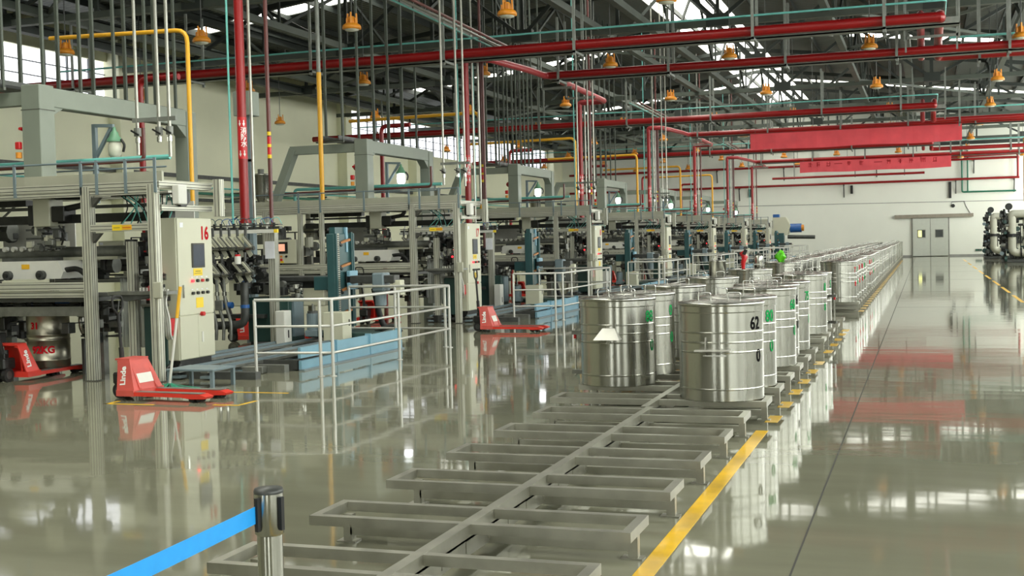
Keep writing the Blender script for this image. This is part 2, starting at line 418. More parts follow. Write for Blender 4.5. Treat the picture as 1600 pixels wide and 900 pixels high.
# back wall lines and fittings
LINEG = mat('panel joint grey', (150, 150, 146), 0.6)
tm = MB(); tm.bar((XL, YB-0.01, 3.78), (XR, YB-0.01, 3.46), 0.02, 0.04, LINEG); struct(tm.build('trim_2'), 'thin panel joint line across the white end wall')
struct(MB().box(XL, XR, YB-0.08, YB, 7.18, 7.4, TRUSSD).build('trim_3'), 'dark eaves beam across the white end wall')
struct(MB().box(XL, XR, YB-0.03, YB, 0, 0.1, LINEG).build('baseboard_back'))
d = MB().box(-0.86, -0.78, YB-0.1, YB-0.001, 0, 2.5, DOORF).box(1.40, 1.48, YB-0.1, YB-0.001, 0, 2.5, DOORF).build('door_1'); struct(d, 'grey double sliding door in the white end wall')
for i, (x0, x1) in enumerate(((-0.78, 0.30), (0.32, 1.40))):
    lf = MB().cbox(x0, x1, YB-0.14, YB-0.06, 0.03, 2.48, 0.01, DOORM).build('door_leaf', d, (0, 0, 0))
    wx = (x0+x1)/2
    MB().box(wx-0.26, wx+0.26, YB-0.15, YB-0.138, 1.22, 1.75, DOORF).box(wx-0.22, wx+0.22, YB-0.156, YB-0.149, 1.26, 1.71, GLASSD).build('door_window', lf, (0, 0, 0))
    if i == 0: MB().box(wx-0.2, wx+0.02, YB-0.16, YB-0.1555, 1.28, 1.69, mat('lit corridor behind glass', (236, 238, 150), 0.5, emit=0.9)).build('lit_pane', lf, (0, 0, 0))
MB().box(0.295, 0.325, YB-0.145, YB-0.05, 0.03, 2.48, DOORF).build('door_seal', d, (0, 0, 0))
MB().box(-1.9, 2.95, YB-0.22, YB-0.05, 2.52, 2.74, mat('door track cover', (150, 142, 128), 0.4, 0.2)).build('door_track', d, (0, 0, 0))
MB().tube([(1.6, YB-0.03, 3.25), (1.65, YB-0.03, 3.5), (2.4, YB-0.03, 3.52), (2.5, YB-0.03, 3.2), (2.75, YB-0.03, 2.75)], 0.02, DARK, 6).disc((1.72, YB-0.05, 3.25), 0.12, 0.08, 'y', DARK, 12).build('door_cable', d, (0, 0, 0))
setp(MB().box(3.05, 3.45, YB-0.05, YB, 0.3, 0.42, DGREY).box(3.08, 3.2, YB-0.06, YB-0.05, 0.32, 0.4, GPIPE).box(3.28, 3.4, YB-0.06, YB-0.05, 0.32, 0.4, GPIPE).build('wall_socket'), 'small green and grey wall socket low on the white end wall', 'socket')
# roof
yband = [(-6.4, -5.2), (16.6, 17.8), (34.5, 35.6), (52.5, 53.7), (70.4, 71.6)]
ridge = (-9.7, -7.1, 36.0, 82.0); front_fill = (-10.6, -5.4, -7.0, 16.6)  # second rectangle is unseen roof glow, added and widened to brighten the foreground
ycuts = sorted({YF-0.2, YB+0.2, 36.0, 82.0, -7.0, 16.6} | {v for a in yband for v in a})
xcuts = [XL-0.2, -22.5, -10.6, -9.7, RX, -7.1, -5.4, 6.5, XR+0.2]
ce = MB(); skl = {}
for i in range(len(xcuts)-1):
    for j in range(len(ycuts)-1):
        x0, x1, y0, y1 = xcuts[i], xcuts[i+1], ycuts[j], ycuts[j+1]; xm, ym = (x0+x1)/2, (y0+y1)/2
        sky = None
        for k, (a, b_) in enumerate(yband):
            if a < ym < b_ and -22.5 < xm < 6.5: sky = (k, xm > RX)
        if (ridge[0] < xm < ridge[1] and ridge[2] < ym < ridge[3]) or (front_fill[0] < xm < front_fill[1] and front_fill[2] < ym < front_fill[3]): sky = ('r' if ym > 20 else 'f', xm > RX)
        if sky is not None: skl.setdefault(sky, []).append((x0, x1, y0, y1)); continue
        ce.add([(x0, y0, rz(x0)), (x1, y0, rz(x1)), (x1, y1, rz(x1)), (x0, y1, rz(x0)), (x0, y0, rz(x0)+0.1), (x1, y0, rz(x1)+0.1), (x1, y1, rz(x1)+0.1), (x0, y1, rz(x0)+0.1)],
               [(0, 3, 2, 1), (4, 5, 6, 7), (0, 1, 5, 4), (1, 2, 6, 5), (2, 3, 7, 6), (3, 0, 4, 7)], ROOF)
struct(ce.build('ceiling'), 'grey corrugated roof sheeting')
for key, quads in skl.items():
    s = MB()
    for x0, x1, y0, y1 in quads:
        s.add([(x0, y0, rz(x0)+0.03), (x1, y0, rz(x1)+0.03), (x1, y1, rz(x1)+0.03), (x0, y1, rz(x0)+0.03)], [(0, 3, 2, 1)], SKYL)
    struct(s.build('window_%d' % wn), 'glowing translucent skylight sheet in the roof'); wn += 1  # front panels out of view are added fill among the real skylights
# purlins along the hall under the sheets
x = XL+0.6
while x < XR:
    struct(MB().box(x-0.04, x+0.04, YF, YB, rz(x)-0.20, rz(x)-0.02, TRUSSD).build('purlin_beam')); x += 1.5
# trusses across the hall
ZB = 7.3
def truss(y, lab):
    t = thing('roof_truss_beam', (0, y, ZB), lab, 'roof truss', 'roof trusses', 'structure')
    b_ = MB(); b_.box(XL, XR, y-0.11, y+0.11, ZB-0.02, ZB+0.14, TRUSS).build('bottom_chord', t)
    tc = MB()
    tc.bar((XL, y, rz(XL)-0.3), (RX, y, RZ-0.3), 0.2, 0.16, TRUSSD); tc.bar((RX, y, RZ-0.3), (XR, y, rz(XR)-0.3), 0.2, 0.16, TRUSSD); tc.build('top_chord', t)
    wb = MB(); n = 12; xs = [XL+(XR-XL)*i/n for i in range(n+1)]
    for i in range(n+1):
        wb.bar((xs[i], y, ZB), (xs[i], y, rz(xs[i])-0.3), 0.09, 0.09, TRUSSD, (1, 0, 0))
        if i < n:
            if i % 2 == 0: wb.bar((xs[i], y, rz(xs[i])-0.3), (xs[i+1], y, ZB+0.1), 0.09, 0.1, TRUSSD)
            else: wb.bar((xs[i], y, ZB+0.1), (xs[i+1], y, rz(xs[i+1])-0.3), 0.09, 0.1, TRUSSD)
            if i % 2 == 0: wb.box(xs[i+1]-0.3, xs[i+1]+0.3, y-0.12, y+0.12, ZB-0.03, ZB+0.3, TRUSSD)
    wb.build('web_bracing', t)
    return t
TY = [1.2, 9.2, 17.2, 25.2, 33.2, 41.0, 49.0, 57.0, 65.0, 73.0, 81.0]
t0 = truss(TY[0], 'grey green steel roof truss over the nearest racks')
for i, y in enumerate(TY[1:]):
    dup(t0, (0, y, ZB), label='grey green steel roof truss, %s from the white end wall' % ORD[len(TY)-2-i])
# longitudinal beams with cross bracing between trusses
for n_, X in enumerate((-20.5, -16.3, -12.1, -8.6, -7.2, -2.4, 2.6)):
    t = thing('roof_tie_beam', (X, 0, ZB), 'long tie beam with cross bracing, %s from the side wall windows' % ORD[n_], 'roof beam', 'long roof beams', 'structure')
    MB().box(X-0.09, X+0.09, YF, YB, ZB+0.1, ZB+0.28, TRUSS).build('tie_chord', t)
    c = MB()
    for i in range(len(TY)-1):
        if X in (-8.6,): continue
        a, b_ = TY[i], TY[i+1]; zt = rz(X)-0.35; mid = (a+b_)/2
        c.bar((X, a, zt), (X, mid, ZB+0.2), 0.07, 0.08, TRUSSD); c.bar((X, mid, ZB+0.2), (X, b_, zt), 0.07, 0.08, TRUSSD)
        c.bar((X, a, zt), (X, b_, zt), 0.07, 0.09, TRUSSD); c.bar((X, mid, ZB+0.2), (X, mid, zt), 0.06, 0.06, TRUSSD)
    if c.v: c.build('cross_bracing', t)
# dark eaves beams near the side wall
for X, z in ((-22.0, 7.55), (-22.4, 8.2), (-20.0, 8.45)):
    struct(MB().box(X-0.14, X+0.14, YF, YB, z-0.04, z+0.02, TRUSSD).box(X-0.02, X+0.02, YF, YB, z-0.22, z-0.04, TRUSSD).box(X-0.14, X+0.14, YF, YB, z-0.26, z-0.22, TRUSSD).build('eaves_beam'), 'dark eaves beam running along the side wall')
# horizontal wind bracing in the chord plane
for i in range(2, len(TY)-1, 2):
    for X0, X1 in ((-20.5, -12.1), (-12.1, -7.2), (-2.4, 2.6)):
        m = MB(); m.bar((X0, TY[i], ZB+0.2), (X1, TY[i+1], ZB+0.2), 0.08, 0.08, TRUSS); m.bar((X1, TY[i], ZB+0.22), (X0, TY[i+1], ZB+0.22), 0.08, 0.08, TRUSS)
        struct(m.build('wind_brace_beam'), 'crossed wind bracing rods between two roof trusses')
# ridge duct beam seen end-on above the walkway
struct(MB().box(-0.80, -0.48, 30.0, YB, 8.75, 9.3, TRUSS).build('ceiling_beam'), 'dark beam running along the hall above the walkway')

# ================================================================ BELT BARRIER POST
def barrier_post(x, y, lab):
    t = thing('barrier_post', (x, y, 0), lab, 'barrier post')
    MB().lathe([(0.17, 0), (0.17, 0.015), (0.15, 0.03), (0.045, 0.045)], STEEL, (x, y, 0), 32).build('base', t)
    MB().lathe([(0.036, 0.03), (0.036, 0.80)], STEEL, (x, y, 0), 28).build('post_tube', t)
    MB().lathe([(0.036, 0.795), (0.041, 0.80), (0.041, 0.915)], STEEL, (x, y, 0), 32).build('belt_head', t)
    MB().lathe([(0.041, 0.913), (0.042, 0.918), (0.039, 0.926), (0.0, 0.930)], DGREY, (x, y, 0), 32).build('cap', t)
    for az in (-95, 85, -5, 175):
        a = R(az-8); m = MB(); ca, sa = math.cos(a), math.sin(a)
        m.bar((x+0.042*ca, y+0.042*sa, 0.812), (x+0.042*ca, y+0.042*sa, 0.905), 0.012, 0.02, RUBBER, (ca, sa, 0)); m.build('belt_slot', t)
    return t
bp1 = barrier_post(-1.755, 3.0, 'stainless barrier post with blue belt, standing beside the drum rack')
dup(bp1, (-1.71, 1.25, 0), label='second stainless barrier post, holding the other end of the blue belt')
bl = MB(); n = 14
vs = []; fs = []
for i in range(n+1):
    t_ = i/n; x = -1.77+(0.045)*t_; y = 2.955+(1.30-2.955)*t_; sag = -0.012*math.sin(PI*t_)
    for dx in (-0.0008, 0.0008):
        for z in (0.835, 0.883): vs.append((x+dx, y, z+sag))
for i in range(n):
    a = i*4; b_ = a+4
    fs += [(a, b_, b_+1, a+1), (a+2, a+3, b_+3, b_+2), (a, a+2, b_+2, b_), (a+1, b_+1, b_+3, a+3)]
bl.add(vs, fs, BELT); setp(bl.build('barrier_belt'), 'bright blue retractable belt stretched from the stainless post', 'belt')

# ================================================================ DRUM RACKS
def rack(name_lab, rows, xl, xr, xs, ystart, yend):
    """spine along the hall with rectangular cross frames; rows = list of front-edge y"""
    t = thing('drum_rack', ((xl+xr)/2, rows[0], 0), name_lab, 'rack', 'stainless drum racks')
    Z0, Z1 = 0.15, 0.20; D = 0.35; b = 0.05; LO = 0.27
    sp = MB(); sp.box(xs-0.03, xs+0.03, ystart, yend, Z0-0.02, Z1+0.001, RACKST)
    y = ystart+0.1
    while y < yend-0.05:
        sp.box(xs+0.03, xs+0.034, y, min(y+0.2, yend), 0.07, 0.13, RACKST); y += 0.32
    sp.box(xs-0.02, xs+0.03, ystart, yend, 0.05, 0.14, RACKST)
    sp.build('spine', t)
    for y in rows:
        m = MB()
        for a, c in ((xl, xs-0.03), (xs+0.03, xr)):
            m.box(a, c, y, y+b, Z0, Z1, RACKST); m.box(a, c, y+D, y+D+b, Z0, Z1, RACKST)
            e = xl if a == xl else xr-b
            m.box(e, e+b, y+b, y+D, Z0, Z1, RACKST)
        m.box(xl+0.1, xs, y+LO, y+LO+0.05, 0.04, 0.09, RACKST); m.box(xs, xr-0.08, y+LO, y+LO+0.05, 0.04, 0.09, RACKST)
        m.build('cross_frame', t)
        for x in (xl+0.085, xr-0.055):
            MB().box(x-0.025, x+0.025, y+LO, y+LO+0.05, 0.008, Z0, RACKST).box(x-0.06, x+0.05, y+LO-0.015, y+LO+0.065, 0, 0.008, RACKST).build('leg', t)
    return t
RA = [4.675+0.958*k for k in range(6)]
rack('long stainless drum rack with empty cross frames beside the yellow line', RA, -3.06, -1.345, -2.19, 4.5, 9.95)
RB = [10.4+0.965*k for k in range(6)]
rack('stainless drum rack under drum 62, joined to the empty rack', RB, -3.2, -1.285, -2.24, 9.96, 15.7)
RC = [16.84, 17.66, 18.56, 19.6, 20.88]
rack('short stainless drum rack just before the gap in the drum rows', RC, -3.2, -1.30, -2.24, 16.6, 21.4)
s = 0; RD = [25.9+0.958*k for k in range(57)]
for n_ in range(8):
    rr = RD[n_*7:n_*7+7]
    rack('stainless drum rack after the gap, %s section along the row' % ORD[n_], rr, -3.2, -1.30, -2.24, rr[0]-0.1, rr[-1]+0.8)

# ================================================================ DRUMS
DR, DH = 0.365, 0.84
def drum_body(c, r=DR, h=DH):
    p = [(r-0.006, 0.0), (r, 0.004), (r, 0.007)]
    for zb in (0.125*h, 0.50*h, 0.60*h, 0.70*h):
        p += [(r, zb-0.010), (r, zb-0.006), (r+0.0028, zb-0.0025), (r+0.0028, zb+0.0025), (r, zb+0.006), (r, zb+0.010)]
    p += [(r, h-0.088), (r, h-0.085), (r+0.005, h-0.081), (r+0.005, h-0.078), (r+0.005, h-0.03)]
    return MB().lathe(p, STEEL, c, 48)
def drum_lid(c, r=DR, h=DH):
    return MB().lathe([(r+0.006, h-0.03), (r+0.013, h-0.027), (r+0.013, h-0.006), (r+0.006, h), (r-0.02, h+0.004), (r*0.6, h+0.012), (0, h+0.016)], STEEL, c, 48)
def lid_handle(c, x, h=DH):
    return MB().tube([(c[0]+x-0.05, c[1]-0.02, c[2]+h+0.005), (c[0]+x-0.05, c[1]-0.02, c[2]+h+0.075), (c[0]+x+0.05, c[1]+0.02, c[2]+h+0.075), (c[0]+x+0.05, c[1]+0.02, c[2]+h+0.005)], 0.006, CHROME, 6, 0.02)
DZ = 0.20
def make_drum(x, y, lab, group='stainless drums on the racks'):
    c = (x, y, DZ)
    t = thing('stainless_drum', c, lab, 'drum', group)
    drum_body(c).build('drum_body', t)
    lid = drum_lid(c).build('lid', t)
    lid_handle(c, -0.14).build('lid_handle', lid); lid_handle(c, 0.12).build('lid_handle', lid)
    return t
d0 = make_drum(-1.70, 10.66, 'stainless drum marked 62 in black, with a flat bracket on its front')
def number(t, s1, s2, ink, az1=-29, az2=-22, size=0.15):
    x, y, z = t.location; c = (x, y, z)
    for s_, az_, z_ in ((s1, az1, 0.655), (s2, az2, 0.375)):
        if not s_: continue
        o = text_round(MB(), s_, size, c, DR+0.0025, R(az_), z_, ink, 0.003, 0.85).build('stencil_number', t, c)
        setp(o, '%s stencilled number' % ('black' if ink is BLACKN else 'green' if ink is GREENN else 'red'))
def drum_at(x, y, lab, group='stainless drums on the racks'):
    return dup(d0, (x, y, DZ), label=lab, group=group, skip=('stencil_number', 'bracket'))
# right column, before the gap
d80 = drum_at(-1.70, 11.60, 'stainless drum with green 80, directly behind the drum marked 62')
d60 = drum_at(-1.70, 13.45, 'stainless drum with green 60, standing past the empty rack place')
d6b = drum_at(-1.76, 14.40, 'stainless drum with black 6, half hidden behind the green 60 drum')
d75 = drum_at(-1.72, 15.30, 'stainless drum with green 75, last on the rack under drum 62')
dgr = drum_at(-1.70, 17.85, 'stainless drum with faint green number, first on the short rack')
dg2 = drum_at(-1.70, 18.75, 'stainless drum with upright sight tube, last before the gap in the rows')
number(d0, '62', '0', BLACKN); number(d80, '80', '0', GREENN, -26, -22); number(d60, '60', '0', GREENN, -18, -12)
number(d6b, '6', '0', BLACKN, -14, -10); number(d75, '75', '1', GREENN, -16, -10); number(dgr, '8', '8', GREENN, -18, -18); number(dg2, '5', None, GREENN, -12)
RD = [25.9+0.958*k for k in range(57)]
# left column, before the gap
d88 = drum_at(-2.85, 11.58, 'stainless drum with green 88, a folded spout guard and sight tube on its side')
dl0 = drum_at(-2.85, 12.54, 'stainless drum with green 0, directly behind the drum marked 88')
dl2 = drum_at(-2.85, 14.45, 'stainless drum in the machine side column seen between drums 88 and 62')
dl3 = drum_at(-2.85, 17.15, 'stainless drum in the machine side column with a small steel pot on its lid')
dl4 = drum_at(-2.85, 21.10, 'stainless drum in the machine side column beside the red spray gun')
dl5 = drum_at(-2.85, RD[0]+0.23, 'stainless drum in the machine side column behind the green plastic bag')
number(d88, '88', '0', GREENN, -20, -14); number(dl0, '0', '0', GREENN, -16, -14); number(dl3, '8', None, GREENN, -20)
# bracket of drum 62: T-shaped shelf on two short legs
c = d0.location; a = R(-92); ca, sa = math.cos(a), math.sin(a); tx = Vector((-sa, ca, 0)); rn = Vector((ca, sa, 0))
b = MB(); P = c+rn*(DR+0.03)
b.bar(P-tx*0.15+Vector((0, 0, 0.44)), P+tx*0.16+Vector((0, 0, 0.445)), 0.06, 0.012, SHEET)
b.bar(P-tx*0.075+Vector((0, 0, 0.40)), P+tx*0.12+Vector((0, 0, 0.40)), 0.04, 0.012, CHROME)
for s_ in (-0.06, 0.06): b.bar(P+tx*s_+Vector((0, 0, 0.44)), c+rn*(DR)+tx*s_+Vector((0, 0, 0.55)), 0.012, 0.012, CHROME)
b.build('bracket', d0, tuple(c))
# spout guard and sight tube of drum 88
c = d88.location; a = R(-90); ca, sa = math.cos(a), math.sin(a); tx = Vector((-sa, ca, 0)); rn = Vector((ca, sa, 0))
g = MB(); zt, zb_ = 0.56, 0.455; r0 = DR+0.006
A = [c+rn*r0-tx*0.06+Vector((0, 0, zt)), c+rn*r0+tx*0.06+Vector((0, 0, zt)), c+rn*(r0+0.11)+tx*0.125+Vector((0, 0, zb_)), c+rn*(r0+0.11)-tx*0.125+Vector((0, 0, zb_)),
     c+rn*(r0-0.02)-tx*0.125+Vector((0, 0, zb_)), c+rn*(r0-0.02)+tx*0.125+Vector((0, 0, zb_))]
g.add(A, [(0, 3, 2, 1), (0, 4, 3), (1, 2, 5), (3, 4, 5, 2), (0, 1, 5, 4)], SHEET); g.build('spout_guard', d88, tuple(c))
MB().tube([c+rn*(DR-0.02)+Vector((0, 0, 0.43)), c+rn*(DR+0.05)+Vector((0, 0, 0.43))], 0.02, STEEL, 10).build('spout', d88, tuple(c))
def sight_tube(t, az):
    c = t.location; a = R(az); rn = Vector((math.cos(a), math.sin(a), 0)); m = MB()
    for z in (0.10, 0.49): m.bar(c+rn*(DR-0.01)+Vector((0, 0, z)), c+rn*(DR+0.11)+Vector((0, 0, z)), 0.035, 0.04, MGREY)
    m.tube([c+rn*(DR+0.08)+Vector((0, 0, 0.07)), c+rn*(DR+0.08)+Vector((0, 0, 0.53))], 0.012, CHROME, 8)
    m.build('sight_tube', t, tuple(c))
    MB().tube([c+rn*(DR+0.08)+Vector((0, 0, 0.43)), c+rn*(DR+0.08)+Vector((0, 0, 0.50))], 0.016, REDS, 8).build('sight_valve', t, tuple(c))
sight_tube(d88, 176); sight_tube(dg2, -20)
# things resting on drums
p = thing('steel_pot', (-2.80, 17.35, DZ+DH+0.013), 'small steel pot standing on a drum lid in the machine side column', 'pot')
c = tuple(p.location)
MB().lathe([(0.0, 0.0), (0.12, 0.0), (0.12, 0.2), (0.126, 0.205), (0.11, 0.215), (0, 0.225)], STEEL, c, 28).build('pot_body', p)
MB().tube([(c[0]-0.05, c[1], c[2]+0.215), (c[0]-0.05, c[1], c[2]+0.26), (c[0]+0.05, c[1], c[2]+0.26), (c[0]+0.05, c[1], c[2]+0.215)], 0.006, CHROME, 6, 0.015).build('handle', p)
MB().lathe([(0.035, 0), (0.035, 0.03)], CHROME, (c[0]-0.15, c[1]-0.05, c[2]+0.02), 12, 'z').build('spigot', p)
p = thing('spray_gun', (-2.95, 21.0, DZ+DH+0.013), 'red spray gun with curved body standing upright on a drum lid', 'spray gun'); c = tuple(p.location)
MB().tube([(c[0]-0.0, c[1], c[2]), (c[0], c[1], c[2]+0.10), (c[0]+0.03, c[1], c[2]+0.19), (c[0]-0.03, c[1], c[2]+0.28)], [0.03, 0.04, 0.052, 0.04], REDS, 12).build('gun_body', p)
MB().tube([(c[0]+0.02, c[1]-0.05, c[2]+0.24), (c[0]+0.06, c[1]-0.05, c[2]+0.32)], 0.03, DARK, 10).build('nozzle', p)
setp(MB().lathe([(0.0, 0), (0.075, 0), (0.075, 0.2), (0.05, 0.23), (0.02, 0.235), (0.02, 0.26), (0, 0.262)], STEEL, (-2.72, 21.2, DZ+DH+0.013), 20).build('steel_canister', None, (-2.72, 21.2, DZ+DH+0.013)), 'slim steel canister beside the red spray gun', 'canister')
bg = MB(); vs = []; fs = []; nu, nv = 16, 10
for j in range(nv+1):
    for i in range(nu):
        th = PI*j/nv; ph = 2*PI*i/nu; q = 1+0.22*math.sin(3*ph+2*th)+0.16*math.sin(5*ph-3*th+1)
        vs.append((-2.86+0.095*q*math.sin(th)*math.cos(ph), 25.90+0.08*q*math.sin(th)*math.sin(ph), DZ+DH+0.12-0.11*math.cos(th)*(1+0.25*math.sin(2*ph))))
for j in range(nv):
    for i in range(nu): fs.append((j*nu+i, j*nu+(i+1) % nu, (j+1)*nu+(i+1) % nu, (j+1)*nu+i))
bg.add(vs, fs, BAG, True); setp(bg.build('plastic_bag'), 'crumpled bright green plastic bag lying on a drum lid', 'bag')
# rows after the gap
words_row = ORD
far_group = 'plain drums in the far part of the rows'
dfirst = None
INKS = [REDN, GREENN, REDN, REDN, GREENN, REDN, REDN, REDN]
for k in range(56):
    y = RD[k]+0.23
    for side, x in (('walkway', -1.70), ('machine', -2.85)):
        if side == 'machine' and k in (0, 1, 4, 9, 13, 20, 27): continue
        if side == 'walkway' and k in (6, 14, 15, 30): continue
        if k < 12:
            lab = 'stainless drum in the %s row after the gap, on the %s side' % (ORD[k], side); gp = 'stainless drums on the racks'
        else:
            lab = 'stainless drum beyond the twelfth row after the gap, on the %s side' % side; gp = far_group+', '+side+' side'
        t = drum_at(x+random.uniform(-0.02, 0.02), y+random.uniform(-0.03, 0.03), lab, gp)
        t.rotation_euler = (0, 0, random.uniform(-0.3, 0.3))
        if side == 'walkway' and k < 12:
            t.rotation_euler = (0, 0, 0)
            number(t, '7' if k == 0 else '8', '8' if k == 0 else '0', INKS[k % 8], -25, -22)
setp(MB().lathe([(0, 0), (0.12, 0), (0.12, 0.13), (0, 0.132)], STEEL, (-1.52, 20.6, 0), 20).build('steel_can'), 'small steel can on the floor in the gap beside the dashes', 'can')
setp(MB().lathe([(0, 0), (0.2, 0), (0.2, 0.42), (0.21, 0.425), (0.21, 0.45), (0, 0.46)], STEEL, (-3.25, 30.0, 0.5), 24).lathe([(0.24, 0), (0.24, 0.5)], MGREY, (-3.25, 30.0, 0.0), 12).build('small_steel_keg'), 'small steel keg on a round stand beside the drum rows', 'keg')

# ================================================================ MACHINE LINE (one bay, repeated along the hall)
NB = 7
NUMS = {0: '16', 1: '17', 2: '18'}
def bay_name(k):
    return {0: 'cabinet 16', 1: 'cabinet 17', 2: 'cabinet 18'}.get(k) or 'the %s cabinet past number 18' % ORD[k-3]
def prof(m, p, q, w, faces='xyz'):
    """slotted aluminium profile between two axis-aligned points"""
    p = Vector(p); q = Vector(q); d = q-p; ax = max(range(3), key=lambda i: abs(d[i]))
    lo = [min(p[i], q[i])-(0 if i == ax else w/2) for i in range(3)]; hi = [max(p[i], q[i])+(0 if i == ax else w/2) for i in range(3)]
    m.box(lo[0], hi[0], lo[1], hi[1], lo[2], hi[2], ALU)
    g = 0.008; ns = max(1, round(w/0.045))
    for i in range(3):
        if i == ax: continue
        j = 3-i-ax
        for s_ in range(ns):
            cpos = lo[j]+w*(s_+0.5)/ns
            l2 = lo[:]; h2 = hi[:]; l2[i] = lo[i]-0.0015; h2[i] = hi[i]+0.0015; l2[j] = cpos-g/2; h2[j] = cpos+g/2
            m.box(l2[0], h2[0], l2[1], h2[1], l2[2], h2[2], GROOVE)
def clutter(m, x0, x1, y0, y1, z0, z1, n, mats, smin=0.03, smax=0.14, seed=1):
    """small blocks and cylinders, each bolted through a stub to one of three carrier bars"""
    rg = random.Random(seed); ym = (y0+y1)/2; zs = [z0+(z1-z0)*(i+0.5)/3 for i in range(3)]
    for z in zs: m.box(x0, x1, ym-0.012, ym+0.012, z-0.012, z+0.012, DGREY)
    xm = (x0+x1)/2; m.box(xm-0.012, xm+0.012, ym-0.012, ym+0.012, zs[0], zs[2], DGREY)
    for _ in range(n):
        a, b_, c_ = (rg.uniform(smin, smax) for _ in range(3)); x = rg.uniform(x0, x1-a); y = rg.uniform(y0, y1); z = rg.uniform(z0, z1-c_); mm = rg.choice(mats)
        if rg.random() < 0.45: m.disc((x+a/2, y, z+c_/2), a/2, b_, rg.choice('xyz'), mm, 10)
        else: m.cbox(x, x+a, y-b_/2, y+b_/2, z, z+c_, 0.006, mm)
        zb = min(zs, key=lambda q: abs(q-z-c_/2)); xc = x+a/2
        if abs(zb-z-c_/2) > c_/2-0.01: m.bar((xc, y, z+c_/2), (xc, y, zb), 0.014, 0.014, mm, (1, 0, 0))
        if abs(y-ym) > 0.02: m.bar((xc, y, zb), (xc, ym, zb), 0.014, 0.014, mm)

